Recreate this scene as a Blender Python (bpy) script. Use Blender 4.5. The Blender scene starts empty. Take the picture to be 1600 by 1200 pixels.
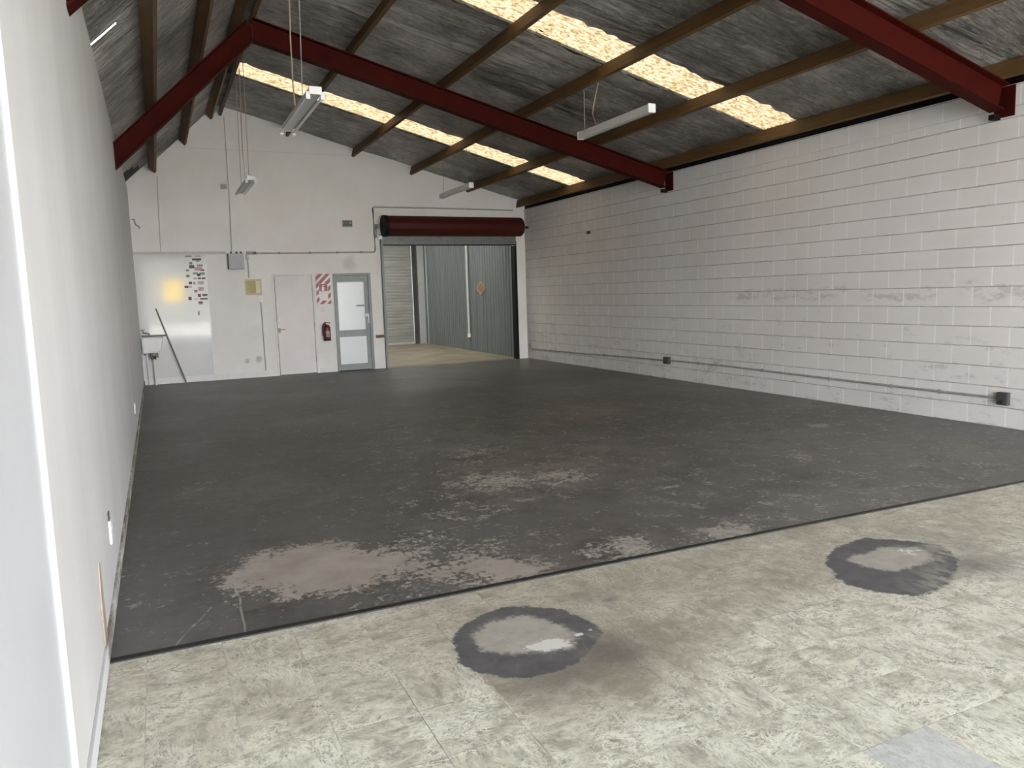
import bpy, bmesh, math, random
import numpy as np
from mathutils import Vector, Matrix

random.seed(7)
rng = np.random.default_rng(7)
scene = bpy.context.scene
COL = scene.collection

# ------------------------------------------------------------------ camera
W, D = 8.037, 15.753            # room width, distance to the back wall
F_PX, YAW, PITCH, ROLL = 1184.1, 0.4338, 0.1199, -0.0307
cam_d = bpy.data.cameras.new('camera')
cam_d.sensor_width = 36.0
cam_d.lens = 36.0 * F_PX / 1600.0
cam_d.clip_start, cam_d.clip_end = 0.02, 500
cam = bpy.data.objects.new('camera', cam_d)
COL.objects.link(cam)
_f = Vector((math.sin(YAW) * math.cos(PITCH), math.cos(YAW) * math.cos(PITCH), -math.sin(PITCH)))
_r0 = Vector((math.cos(YAW), -math.sin(YAW), 0))
_u0 = _r0.cross(_f)
_r = math.cos(ROLL) * _r0 + math.sin(ROLL) * _u0
_u = -math.sin(ROLL) * _r0 + math.cos(ROLL) * _u0
m3 = Matrix((_r, _u, -_f)).transposed()
cam.matrix_world = Matrix.Translation((0.309, 0.0, 1.518)) @ m3.to_4x4()
scene.camera = cam

# ------------------------------------------------------------------ light and exposure
scene.view_settings.view_transform = 'Standard'
scene.view_settings.look = 'None'
scene.view_settings.gamma = 1.0
scene.view_settings.use_curve_mapping = False
scene.view_settings.exposure = 0.82

world = bpy.data.worlds.new('world')
scene.world = world
world.use_nodes = True
wn, wl = world.node_tree.nodes, world.node_tree.links
wn.clear()
w_out = wn.new('ShaderNodeOutputWorld')
w_bg = wn.new('ShaderNodeBackground')
w_tc = wn.new('ShaderNodeTexCoord')
w_sp = wn.new('ShaderNodeSeparateXYZ')
w_rp = wn.new('ShaderNodeValToRGB')
wl.new(w_tc.outputs['Generated'], w_sp.inputs[0])
wl.new(w_sp.outputs['Z'], w_rp.inputs[0])
# hazy bright sky: strongest near the horizon, bluer and dimmer overhead
e = w_rp.color_ramp.elements
e[0].position, e[0].color = 0.0, (0.98, 0.98, 1.0, 1)
e[1].position, e[1].color = 1.0, (0.17, 0.20, 0.25, 1)
for ps, c in ((0.12, (0.93, 0.95, 1.0, 1)), (0.32, (0.34, 0.39, 0.46, 1))):
    k = e.new(ps); k.color = c
wl.new(w_rp.outputs[0], w_bg.inputs[0])
w_bg.inputs[1].default_value = 17.0
wl.new(w_bg.outputs[0], w_out.inputs[0])

sun_d = bpy.data.lights.new('sun', 'SUN')
sun_d.energy = 40.0
sun_d.angle = math.radians(2)
sun_d.color = (1.0, 0.93, 0.82)
sun = bpy.data.objects.new('sun', sun_d)
COL.objects.link(sun)
sun.rotation_euler = Vector((-0.25, -0.75, -1.25)).to_track_quat('-Z', 'Y').to_euler()

# ------------------------------------------------------------------ node helper
class NT:
    def __init__(s, name):
        s.m = bpy.data.materials.new(name); s.m.use_nodes = True
        s.n = s.m.node_tree.nodes; s.l = s.m.node_tree.links
        s.n.clear()
        s.out = s.n.new('ShaderNodeOutputMaterial')
        s.b = s.n.new('ShaderNodeBsdfPrincipled')
        s.l.new(s.b.outputs[0], s.out.inputs[0])
        s._pos = None
    def put(s, sock, v):
        if isinstance(v, bpy.types.NodeSocket): s.l.new(v, sock)
        elif isinstance(v, (tuple, list)):
            sock.default_value = tuple(v) + ((1,) if len(v) == 3 and len(sock.default_value) == 4 else ())
        else: sock.default_value = v
    def pos(s):
        if s._pos is None:
            s._pos = s.n.new('ShaderNodeTexCoord').outputs['Object']
        return s._pos
    def xyz(s, v=None):
        n = s.n.new('ShaderNodeSeparateXYZ'); s.l.new(v or s.pos(), n.inputs[0]); return n.outputs
    def comb(s, x, y, z):
        n = s.n.new('ShaderNodeCombineXYZ')
        for i, v in enumerate((x, y, z)): s.put(n.inputs[i], v)
        return n.outputs[0]
    def m_(s, op, a, b=0.0, c=None, clamp=False):
        n = s.n.new('ShaderNodeMath'); n.operation = op; n.use_clamp = clamp
        s.put(n.inputs[0], a); s.put(n.inputs[1], b)
        if c is not None: s.put(n.inputs[2], c)
        return n.outputs[0]
    def add(s, a, b): return s.m_('ADD', a, b)
    def sub(s, a, b): return s.m_('SUBTRACT', a, b)
    def mul(s, a, b): return s.m_('MULTIPLY', a, b)
    def mx(s, a, b): return s.m_('MAXIMUM', a, b)
    def vmul(s, v, k):
        n = s.n.new('ShaderNodeVectorMath'); n.operation = 'MULTIPLY'
        s.put(n.inputs[0], v); s.put(n.inputs[1], k); return n.outputs[0]
    def vadd(s, v, k):
        n = s.n.new('ShaderNodeVectorMath'); n.operation = 'ADD'
        s.put(n.inputs[0], v); s.put(n.inputs[1], k); return n.outputs[0]
    def noise(s, scale, detail=4, rough=0.5, vec=None, dist=0.0, col=False):
        n = s.n.new('ShaderNodeTexNoise')
        s.l.new(vec or s.pos(), n.inputs['Vector'])
        n.inputs['Scale'].default_value = scale; n.inputs['Detail'].default_value = detail
        n.inputs['Roughness'].default_value = rough; n.inputs['Distortion'].default_value = dist
        return n.outputs['Color'] if col else n.outputs['Fac']
    def voro(s, scale, vec=None, feat='DISTANCE_TO_EDGE', out='Distance'):
        n = s.n.new('ShaderNodeTexVoronoi'); n.feature = feat
        s.l.new(vec or s.pos(), n.inputs['Vector']); n.inputs['Scale'].default_value = scale
        return n.outputs[out]
    def white(s, vec):
        n = s.n.new('ShaderNodeTexWhiteNoise'); n.noise_dimensions = '3D'
        s.l.new(vec, n.inputs['Vector']); return n.outputs
    def step(s, v, lo, hi):     # smooth 0..1 between lo and hi
        n = s.n.new('ShaderNodeMapRange'); n.interpolation_type = 'SMOOTHSTEP'
        s.put(n.inputs[0], v); s.put(n.inputs[1], lo); s.put(n.inputs[2], hi)
        return n.outputs[0]
    def ramp(s, fac, stops):
        n = s.n.new('ShaderNodeValToRGB'); s.l.new(fac, n.inputs[0])
        el = n.color_ramp.elements
        el[0].position, el[0].color = stops[0][0], tuple(stops[0][1]) + (1,)
        el[1].position, el[1].color = stops[-1][0], tuple(stops[-1][1]) + (1,)
        for p, c in stops[1:-1]:
            k = el.new(p); k.color = tuple(c) + (1,)
        return n.outputs[0]
    def mix(s, fac, a, b, mode='MIX'):
        n = s.n.new('ShaderNodeMix'); n.data_type = 'RGBA'; n.blend_type = mode
        s.put(n.inputs['Factor'], fac); s.put(n.inputs['A'], a) if False else None
        s.put(n.inputs[0], fac); s.put(n.inputs[6], a); s.put(n.inputs[7], b)
        return n.outputs[2]
    def attr(s, name):
        n = s.n.new('ShaderNodeAttribute'); n.attribute_name = name; return n.outputs['Fac']
    def bump(s, h, dist=0.01, strength=1.0):
        n = s.n.new('ShaderNodeBump'); s.l.new(h, n.inputs['Height'])
        n.inputs['Distance'].default_value = dist; n.inputs['Strength'].default_value = strength
        s.l.new(n.outputs[0], s.b.inputs['Normal']); return n
    def base(s, col, rough=0.6, metal=0.0, spec=0.5):
        s.put(s.b.inputs['Base Color'], col); s.put(s.b.inputs['Roughness'], rough)
        s.put(s.b.inputs['Metallic'], metal); s.put(s.b.inputs['Specular IOR Level'], spec)
        return s.m

def plain(name, col, rough=0.5, metal=0.0, var=0.12, scale=9.0, spec=0.5):
    t = NT(name)
    n = t.noise(scale, 5, 0.6)
    lo = tuple(c * (1 - var) for c in col); hi = tuple(min(1, c * (1 + var)) for c in col)
    t.base(t.ramp(n, [(0.3, lo), (0.7, hi)]), rough, metal, spec)
    return t.m

# ------------------------------------------------------------------ materials
def mat_left_wall():
    t = NT('painted_plasterboard')
    st = t.noise(1.0, 5, 0.6, t.vmul(t.pos(), (1, 1.7, 0.16)))
    n2 = t.noise(0.9, 5, 0.6)
    c = t.ramp(t.add(t.mul(st, 0.6), t.mul(n2, 0.4)), [(0.32, (0.53, 0.52, 0.51)), (0.68, (0.64, 0.632, 0.625))])
    sc = t.noise(3.0, 8, 0.75, t.vmul(t.pos(), (1, 2.2, 1.2)))
    c = t.mix(t.mul(t.step(sc, 0.66, 0.76), 0.28), c, (0.36, 0.34, 0.31))
    t.base(c, 0.5, 0, 0.35)
    t.bump(t.noise(5, 6, 0.6, t.vmul(t.pos(), (1, 1.5, 0.3))), 0.006, 0.5)
    return t.m

def mat_back_wall():
    t = NT('painted_fibre_board')
    x, y, z = t.xyz()
    n = t.noise(1.1, 6, 0.6)
    c = t.ramp(n, [(0.3, (0.72, 0.695, 0.67)), (0.7, (0.80, 0.78, 0.76))])
    sm = t.noise(6, 8, 0.75)
    # smudges with a place of their own
    for sx, sz, r, a in ((4.0, 2.22, 0.20, 0.35), (1.86, 0.33, 0.07, 0.55), (2.08, 0.36, 0.09, 0.6), (2.0, 0.9, 0.25, 0.06), (3.1, 0.5, 0.3, 0.08)):
        dx = t.sub(x, sx); dz = t.sub(z, sz)
        d = t.m_('SQRT', t.add(t.mul(dx, dx), t.mul(dz, dz)))
        mk = t.step(t.add(d, t.mul(t.sub(sm, 0.5), r * 1.6)), r, r * 0.25)
        c = t.mix(t.mul(mk, a), c, (0.30, 0.26, 0.23))
    # sheet joints, thin
    jn = t.m_('LESS_THAN', t.m_('ABSOLUTE', t.sub(z, 4.39)), 0.006)
    c = t.mix(t.mul(jn, 0.22), c, (0.3, 0.29, 0.28))
    t.base(c, 0.55, 0, 0.35)
    t.bump(t.noise(4, 5, 0.6), 0.004, 0.4)
    return t.m

BW, BH = 0.4045, 0.2045
def mat_block():
    t = NT('painted_concrete_block')
    x, y, z = t.xyz()
    z2 = t.add(z, t.mul(t.m_('GREATER_THAN', z, 3.17), BH * 0.5))
    wob = t.mul(t.sub(t.noise(1.2, 3, 0.6), 0.5), 0.016)
    v = t.m_('DIVIDE', t.add(z2, wob), BH)
    row = t.m_('FLOOR', v)
    odd = t.m_('MODULO', t.add(row, 100), 2.0)
    u = t.add(t.m_('DIVIDE', t.add(t.add(y, 0.075), t.mul(wob, 0.7)), BW), t.mul(odd, 0.5))
    fu = t.m_('FRACT', u); fv = t.m_('FRACT', v)
    du = t.mul(t.m_('MINIMUM', fu, t.sub(1.0, fu)), BW)
    dv = t.mul(t.m_('MINIMUM', fv, t.sub(1.0, fv)), BH)
    bid = t.white(t.comb(t.m_('FLOOR', u), row, 3.0))
    n = t.noise(0.55, 5, 0.6)
    c = t.ramp(n, [(0.3, (0.66, 0.63, 0.605)), (0.7, (0.76, 0.735, 0.715))])
    c = t.mix(t.mul(bid[0], 0.12), c, (0.54, 0.515, 0.49))
    # grime: scattered scuffs, more at working height and just above the floor
    g = t.add(t.mul(t.noise(3.2, 9, 0.74, t.vmul(t.pos(), (1, 0.6, 1.7))), 0.6), t.mul(t.noise(13, 7, 0.75, t.vmul(t.pos(), (1, 0.6, 1.5))), 0.4))
    low = t.step(z, 1.5, 0.15)
    band = t.mul(t.step(t.m_('ABSOLUTE', t.sub(z, 1.38)), 0.16, 0.03), t.step(y, 9.5, 8.5))
    gm = t.step(t.add(t.add(g, t.mul(low, 0.07)), t.mul(band, 0.11)), 0.585, 0.68)
    c = t.mix(t.mul(gm, 0.36), c, (0.24, 0.22, 0.205))
    far = t.mul(t.step(y, 9.5, 15.0), t.step(t.noise(0.8, 5, 0.65), 0.35, 0.7))
    c = t.mix(t.mul(far, 0.22), c, (0.46, 0.40, 0.34))
    # mortar: bed joints darkened for grime and their own thin shadow, perpends are thick with paint
    ln = t.step(t.noise(3.0, 5, 0.7), 0.3, 0.62)
    hb = t.mul(t.step(dv, 0.0075, 0.002), t.add(0.25, t.mul(ln, 0.5)))
    vb = t.mul(t.step(du, 0.011, 0.004), 0.75)
    c = t.mix(vb, c, (0.86, 0.85, 0.835))
    c = t.mix(hb, c, (0.27, 0.255, 0.24))
    t.base(c, 0.6, 0, 0.3)
    h = t.add(t.mul(t.step(dv, 0.0, 0.010), 0.8), t.mul(t.noise(18, 6, 0.65), 0.35))
    h = t.add(h, t.mul(t.step(du, 0.0, 0.010), 0.25))
    t.bump(h, 0.006, 0.8)
    return t.m

def mat_floor():
    t = NT('worn_painted_concrete')
    x, y, z = t.xyz()
    big = t.noise(0.45, 5, 0.62)
    mid = t.noise(2.2, 8, 0.68)
    fine = t.noise(14, 8, 0.72)
    c = t.ramp(t.add(t.mul(big, 0.5), t.mul(mid, 0.5)), [(0.39, (0.044, 0.037, 0.032)), (0.50, (0.080, 0.072, 0.066)), (0.60, (0.145, 0.136, 0.128))])
    c = t.mix(t.mul(t.step(fine, 0.48, 0.68), 0.30), c, (0.24, 0.225, 0.205))
    c = t.mix(t.mul(t.step(t.noise(1.1, 7, 0.7), 0.50, 0.64), 0.6), c, (0.058, 0.051, 0.046))
    near_sheen = t.mul(t.step(t.add(y, t.mul(t.sub(big, 0.5), 4.0)), 6.6, 4.2), t.step(t.noise(1.7, 7, 0.68), 0.30, 0.62))  # bluish sheen on the near floor, put into the colour by depth
    c = t.mix(t.mul(near_sheen, 0.55), c, (0.150, 0.147, 0.150))
    # tyre and foot polished paler haze
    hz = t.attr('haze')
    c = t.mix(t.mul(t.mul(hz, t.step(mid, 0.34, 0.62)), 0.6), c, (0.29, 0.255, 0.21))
    # flaked paint
    fl = t.add(t.mul(t.noise(5.2, 10, 0.72, dist=0.35), 0.5), t.mul(t.noise(28, 8, 0.75, dist=0.3), 0.5))
    dens = t.attr('flake')
    fm = t.step(t.add(fl, t.mul(dens, 0.20)), 0.600, 0.655)
    c = t.mix(t.mul(fm, 0.85), c, t.ramp(fine, [(0.35, (0.27, 0.245, 0.215)), (0.68, (0.50, 0.475, 0.43))]))
    # bare concrete where the paint has worn through
    sd = t.attr('worn')
    en = t.add(t.mul(t.noise(6, 8, 0.7), 0.5), t.mul(t.noise(24, 8, 0.75), 0.5))
    wm = t.step(t.add(sd, t.mul(t.sub(en, 0.5), 1.15)), -0.03, 0.03)
    c = t.mix(wm, c, t.ramp(t.noise(3, 8, 0.7), [(0.3, (0.30, 0.258, 0.222)), (0.7, (0.43, 0.385, 0.345))]))
    # cracks and saw cuts
    wv = t.mul(t.sub(t.noise(1.6, 2, 0.5), 0.5), 0.10)
    ck = t.m_('LESS_THAN', t.m_('ABSOLUTE', t.sub(t.add(x, wv), 0.575)), 0.005)
    ck = t.mul(ck, t.m_('LESS_THAN', y, 4.25))
    ck2 = t.mul(t.m_('LESS_THAN', t.m_('ABSOLUTE', t.sub(t.add(t.sub(x, t.mul(y, 0.42)), wv), -1.22)), 0.005), t.m_('LESS_THAN', y, 3.95))
    ck3 = t.mul(t.step(t.m_('ABSOLUTE', t.sub(x, 4.02)), 0.012, 0.003), 0.5)
    ck3 = t.mul(ck3, t.m_('GREATER_THAN', t.noise(3, 5, 0.7), 0.47))
    c = t.mix(t.mul(t.mul(t.mx(ck, ck2), t.step(fine, 0.38, 0.5)), 0.6), c, (0.42, 0.40, 0.37))
    c = t.mix(ck3, c, (0.03, 0.028, 0.026))
    ro = t.add(t.add(0.33, t.mul(mid, 0.22)), t.mul(t.mx(wm, fm), 0.25))
    t.base(c, ro, 0, 0.42)
    h = t.add(t.mul(mid, 0.5), t.mul(t.mx(wm, fm), -0.25))
    t.bump(t.add(h, t.mul(fine, 0.12)), 0.006, 0.5)
    return t.m

TS = 0.305
def mat_tile():
    t = NT('slate_pattern_vinyl_tile')
    x, y, z = t.xyz()
    u = t.m_('DIVIDE', t.sub(x, 0.155), TS); v = t.m_('DIVIDE', t.sub(y, 1.635), TS)
    fu = t.m_('FRACT', u); fv = t.m_('FRACT', v)
    iu = t.m_('FLOOR', u); iv = t.m_('FLOOR', v)
    r = t.white(t.comb(iu, iv, 1.0))
    off = t.vmul(r[1], (7, 7, 7))
    p = t.vadd(t.pos(), off)
    pr = t.vmul(p, (1.0, 1.55, 1.0))
    def ridge(sc, det, wid, vec, ds):
        return t.step(t.m_('ABSOLUTE', t.sub(t.noise(sc, det, 0.62, vec, dist=ds), 0.5)), wid, wid * 0.5)
    flip = t.m_('GREATER_THAN', r[0], 0.5)
    pq = t.vmul(p, (1.7, 0.8, 1.0))
    mv = t.n.new('ShaderNodeMix'); mv.data_type = 'VECTOR'
    t.put(mv.inputs[0], flip); t.put(mv.inputs[4], pr); t.put(mv.inputs[5], pq)
    pw = mv.outputs[1]
    brk = t.step(t.noise(6, 5, 0.65, p), 0.38, 0.60)
    v1 = ridge(8, 5, 0.034, pw, 1.1); v2 = ridge(15, 5, 0.040, pw, 0.9); v3 = ridge(34, 4, 0.05, p, 0.5)
    vm = t.mul(t.mx(t.mx(v1, t.mul(v2, 0.85)), t.mul(v3, 0.55)), t.add(0.2, t.mul(brk, 0.8)))
    b1 = t.noise(9, 9, 0.68, pw, dist=0.6)
    c = t.ramp(b1, [(0.36, (0.285, 0.27, 0.208)), (0.5, (0.555, 0.532, 0.42)), (0.63, (0.78, 0.752, 0.61))])
    c = t.mix(t.mul(t.step(t.noise(20, 6, 0.7, pw, dist=0.6), 0.52, 0.63), 0.7), c, (0.29, 0.278, 0.22))
    c = t.mix(t.mul(vm, 0.9), c, (0.95, 0.93, 0.80))
    c = t.mix(t.mul(r[0], 0.12), c, (0.44, 0.43, 0.38))
    # one replacement tile, cooler
    bt = t.mul(t.m_('COMPARE', iu, 7.0, 0.1), t.m_('COMPARE', iv, -1.0, 0.1))
    c = t.mix(t.mul(bt, 0.6), c, (0.56, 0.585, 0.60))
    # joints
    du = t.mul(t.m_('MINIMUM', fu, t.sub(1.0, fu)), TS); dv = t.mul(t.m_('MINIMUM', fv, t.sub(1.0, fv)), TS)
    jm = t.step(t.m_('MINIMUM', du, dv), 0.0022, 0.0008)
    jv = t.add(0.12, t.mul(t.step(t.noise(1.3, 3, 0.6), 0.48, 0.64), 0.7))
    c = t.mix(t.mul(jm, jv), c, (0.12, 0.115, 0.10))
    # trodden-in dirt
    dn = t.noise(3.0, 9, 0.7)
    dm = t.mul(t.attr('dirt'), t.add(0.45, t.mul(t.step(dn, 0.25, 0.75), 0.75)))
    c = t.mix(t.m_('MINIMUM', dm, 0.92), c, t.mix(t.mul(vm, 0.35), (0.285, 0.248, 0.190), (0.42, 0.38, 0.30)))
    sm = t.mul(t.attr('smear'), t.add(0.55, t.mul(t.step(t.noise(5, 9, 0.72), 0.3, 0.7), 0.5)))
    c = t.mix(t.m_('MINIMUM', sm, 0.95), c, (0.155, 0.138, 0.128))
    # bare patches where the tile is gone
    en = t.sub(t.add(t.mul(t.noise(14, 7, 0.7), 0.6), t.mul(t.noise(55, 6, 0.75), 0.4)), 0.5)
    inn = t.step(t.add(t.attr('patch_in'), t.mul(en, 0.20)), -0.028, 0.020)
    rg = t.step(t.add(t.attr('ring'), t.mul(en, 0.13)), -0.007, 0.009)
    rg = t.mul(rg, t.sub(1.0, t.mul(t.attr('soft'), t.step(t.noise(7, 8, 0.7, t.vmul(t.pos(), (1.6, 0.7, 1))), 0.40, 0.58))))
    ringc = t.ramp(t.noise(9, 7, 0.7), [(0.3, (0.088, 0.083, 0.086)), (0.7, (0.145, 0.138, 0.140))])
    c = t.mix(rg, c, ringc)
    inc = t.ramp(t.noise(10, 8, 0.7), [(0.3, (0.34, 0.315, 0.27)), (0.7, (0.48, 0.45, 0.395))])
    inc = t.mix(t.step(t.add(t.attr('chalk'), t.mul(en, 1.9)), 0.42, 0.55), inc, (0.72, 0.70, 0.65))
    c = t.mix(inn, c, inc)
    chips = t.step(t.attr('chip'), 0.45, 0.6)
    c = t.mix(chips, c, (0.70, 0.68, 0.65))
    ro = t.add(0.36, t.mul(t.mx(rg, inn), 0.3))
    t.base(c, t.add(ro, t.mul(dn, 0.2)), 0, 0.4)
    h = t.add(t.mul(vm, 0.3), t.mul(t.mx(rg, inn), -0.8))
    t.bump(t.add(h, t.mul(jm, -0.5)), 0.003, 0.6)
    return t.m

def mat_foil():
    t = NT('reflective_building_foil')
    wv = t.noise(1.6, 6, 0.65, t.vmul(t.pos(), (0.5, 3.0, 0.5)), dist=0.6)
    cr = t.noise(9, 8, 0.7, t.vmul(t.pos(), (0.6, 1.5, 0.6)), dist=0.9)
    dirt = t.noise(0.8, 6, 0.65)
    c = t.ramp(t.add(t.mul(dirt, 0.6), t.mul(cr, 0.4)), [(0.37, (0.085, 0.079, 0.072)), (0.50, (0.30, 0.286, 0.262)), (0.62, (0.58, 0.555, 0.515))])
    t.base(c, t.add(0.32, t.mul(dirt, 0.25)), 0.55, 0.5)
    fold = t.noise(0.9, 3, 0.5, t.vmul(t.pos(), (0.35, 2.6, 0.35)), dist=1.2)
    h = t.add(t.add(t.mul(wv, 1.0), t.mul(cr, 0.40)), t.mul(fold, 1.6))
    t.bump(h, 0.10, 1.0)
    return t.m

def mat_skylight(name='weathered_fibreglass_sheet', k=(0.074, 0.071, 0.067)):
    t = NT(name)
    p = t.vmul(t.pos(), (0.75, 1.2, 0.7))
    n1 = t.noise(19, 7, 0.74, p, dist=0.15)
    n2 = t.noise(34, 5, 0.7, p)
    c = t.ramp(n1, [(0.32, (0.20, 0.12, 0.055)), (0.445, (0.50, 0.37, 0.19)), (0.54, (0.88, 0.77, 0.54)), (0.7, (1.0, 0.93, 0.74))])
    c = t.mix(t.mul(t.step(n2, 0.54, 0.66), 0.6), c, (0.34, 0.22, 0.12))
    sp = t.step(t.noise(4.5, 3, 0.5), 0.69, 0.72)
    c = t.mix(sp, c, (0.05, 0.035, 0.02))
    c = t.vmul(c, k)
    tr = t.n.new('ShaderNodeBsdfTranslucent'); t.l.new(c, tr.inputs[0])
    df = t.n.new('ShaderNodeBsdfDiffuse'); t.l.new(c, df.inputs[0])
    mx = t.n.new('ShaderNodeMixShader'); mx.inputs[0].default_value = 0.25
    t.l.new(tr.outputs[0], mx.inputs[1]); t.l.new(df.outputs[0], mx.inputs[2])
    t.l.new(mx.outputs[0], t.out.inputs[0])
    return t.m

def mat_wood(name, dark, light):
    t = NT(name)
    g = t.noise(3.0, 8, 0.65, t.vmul(t.pos(), (14, 0.7, 14)), dist=0.4)
    b = t.noise(1.3, 4, 0.5)
    t.base(t.ramp(t.add(t.mul(g, 0.7), t.mul(b, 0.3)), [(0.3, dark), (0.7, light)]), 0.62, 0, 0.3)
    t.bump(g, 0.003, 0.4)
    return t.m

def mat_ribbed(name, col, axis_scale, rough=0.5):
    t = NT(name)
    n = t.noise(2.0, 7, 0.66, t.vmul(t.pos(), axis_scale))
    t.base(t.ramp(n, [(0.28, tuple(c * 0.74 for c in col)), (0.72, tuple(c * 1.16 for c in col))]), rough, 0.15, 0.4)
    return t.m

M = {}
M['left'] = mat_left_wall(); M['leftnear'] = plain('pale_grey_wall_paint', (0.470, 0.475, 0.486), 0.5, 0, 0.06, 1.5); M['back'] = mat_back_wall(); M['block'] = mat_block()  # leftnear is darkened to offset strong daylight on the near wall
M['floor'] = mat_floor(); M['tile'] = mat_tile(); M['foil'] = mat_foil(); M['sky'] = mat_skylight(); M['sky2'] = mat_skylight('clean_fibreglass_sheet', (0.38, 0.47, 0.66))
M['timber'] = mat_wood('rough_sawn_timber', (0.076, 0.041, 0.0155), (0.170, 0.096, 0.037))
M['rawwood'] = mat_wood('bare_brown_timber', (0.24, 0.19, 0.135), (0.42, 0.36, 0.28))
M['red'] = plain('red_oxide_steel', (0.043, 0.0052, 0.0036), 0.6, 0.0, 0.22, 4, 0.05)
M['drum'] = plain('maroon_door_paint', (0.050, 0.0080, 0.0062), 0.55, 0.0, 0.15, 5, 0.2)
M['black'] = plain('black_paint', (0.007, 0.007, 0.007), 0.6, 0, 0.1, 9, 0.15)
M['darkedge'] = plain('dark_rubber_edging', (0.018, 0.017, 0.016), 0.6)
M['roof'] = plain('old_roof_sheet', (0.03, 0.028, 0.025), 0.8)
M['white'] = plain('white_enamel', (0.74, 0.74, 0.73), 0.4, 0, 0.04)
M['offwhite'] = plain('off_white_paint', (0.71, 0.69, 0.66), 0.5, 0, 0.05)
M['doorpaint'] = plain('white_door_paint', (0.66, 0.62, 0.60), 0.42, 0, 0.05, 2)
M['trimw'] = plain('bright_white_trim', (0.86, 0.86, 0.85), 0.4, 0, 0.03)
M['edgetrim'] = plain('white_edge_trim', (0.66, 0.67, 0.67), 0.4, 0, 0.03)
M['greyframe'] = plain('grey_door_frame_paint', (0.19, 0.21, 0.205), 0.42, 0.1, 0.1)
M['steelgrey'] = plain('grey_steel', (0.17, 0.175, 0.17), 0.45, 0.3, 0.2)
M['conduit'] = plain('painted_conduit', (0.52, 0.505, 0.485), 0.5, 0, 0.08)
M['conduitmid'] = plain('grey_painted_conduit', (0.42, 0.40, 0.385), 0.5, 0, 0.1)
M['conduitdark'] = plain('grey_conduit', (0.30, 0.29, 0.28), 0.5, 0, 0.2)
M['boxgrey'] = plain('grey_switchboard_paint', (0.40, 0.42, 0.435), 0.45, 0, 0.05)
M['socket'] = plain('dark_grey_plastic', (0.055, 0.055, 0.055), 0.45)
M['chrome'] = plain('brushed_chrome', (0.55, 0.54, 0.52), 0.5, 0.6, 0.05)
M['brass'] = plain('dull_brass', (0.35, 0.27, 0.17), 0.4, 0.8, 0.1)
M['tap'] = plain('tarnished_tap_metal', (0.11, 0.10, 0.09), 0.4, 0.5)
M['ceramic'] = plain('glazed_white_ceramic', (0.86, 0.86, 0.85), 0.12, 0, 0.03)
M['pvc'] = plain('white_pvc', (0.66, 0.66, 0.65), 0.4, 0, 0.04)
M['stick'] = plain('weathered_grey_timber', (0.17, 0.15, 0.13), 0.6, 0, 0.2, 20)
M['extred'] = plain('extinguisher_red', (0.12, 0.010, 0.016), 0.28, 0, 0.08)
M['hose'] = plain('black_rubber_hose', (0.015, 0.014, 0.014), 0.55)
M['tube'] = plain('fluorescent_tube_glass', (0.80, 0.80, 0.78), 0.25, 0, 0.02)
M['fitting'] = plain('white_batten_enamel', (0.62, 0.62, 0.61), 0.35, 0, 0.05)
M['cord'] = plain('beige_flex', (0.36, 0.30, 0.22), 0.6)
M['yellowpaper'] = plain('yellowed_paper', (0.50, 0.41, 0.19), 0.6, 0, 0.16, 6)
M['yellowpale'] = plain('pale_yellow_paper', (0.74, 0.68, 0.45), 0.6, 0, 0.06, 6)
M['beigeboard'] = plain('beige_backing_board', (0.56, 0.49, 0.36), 0.6, 0, 0.08)
M['sinkrail'] = plain('dark_grey_rail', (0.10, 0.095, 0.09), 0.5)
M['signred'] = plain('sign_red', (0.27, 0.020, 0.045), 0.4, 0, 0.1)
M['signwhite'] = plain('sign_white', (0.74, 0.70, 0.70), 0.4, 0, 0.04)
M['exitgreen'] = plain('exit_sign_green', (0.030, 0.052, 0.038), 0.4, 0, 0.15)
M['exitpale'] = plain('exit_sign_pale', (0.19, 0.22, 0.19), 0.4, 0, 0.1)
M['orange'] = plain('orange_placard', (0.34, 0.125, 0.07), 0.5, 0, 0.2)
M['palepeach'] = plain('pale_placard_border', (0.36, 0.28, 0.24), 0.5, 0, 0.1)
M['frost'] = plain('frosted_glass', (0.70, 0.74, 0.745), 0.22, 0, 0.03, 2)
M['slatdoor'] = mat_ribbed('grey_roller_slats', (0.35, 0.34, 0.33), (0.5, 1, 4))
M['ribwall'] = mat_ribbed('grey_profiled_steel', (0.205, 0.222, 0.226), (1, 6, 0.25), 0.42)
M['tan'] = plain('tan_concrete', (0.27, 0.225, 0.165), 0.6, 0, 0.25, 1.6)
M['postw'] = plain('pale_grey_post_paint', (0.47, 0.48, 0.475), 0.5, 0, 0.05)
M['rust'] = plain('rusty_brown_timber', (0.30, 0.165, 0.095), 0.6, 0, 0.2, 12)
M['darkbrown'] = plain('dark_brown_timber', (0.055, 0.030, 0.020), 0.6, 0, 0.2, 12)
M['outground'] = plain('outside_concrete', (0.52, 0.51, 0.48), 0.8, 0, 0.1, 1.0)
M['outwall'] = plain('outside_render', (0.22, 0.22, 0.215), 0.8, 0, 0.06, 1.0)
M['yellowsign'] = plain('yellow_sign_paint', (0.88, 0.60, 0.035), 0.5, 0, 0.06)
def mat_skirt():
    t = NT('scuffed_skirting')
    n = t.noise(3, 9, 0.72, t.vmul(t.pos(), (1, 0.8, 3)))
    x, y, z = t.xyz()
    c = t.ramp(n, [(0.36, (0.09, 0.07, 0.05)), (0.5, (0.27, 0.245, 0.215)), (0.62, (0.60, 0.59, 0.57))])
    t.base(t.mix(t.step(t.add(y, t.mul(n, 0.3)), 3.72, 3.60), c, (0.60, 0.60, 0.605)), 0.6)
    return t.m
M['skirt'] = mat_skirt()
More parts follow.
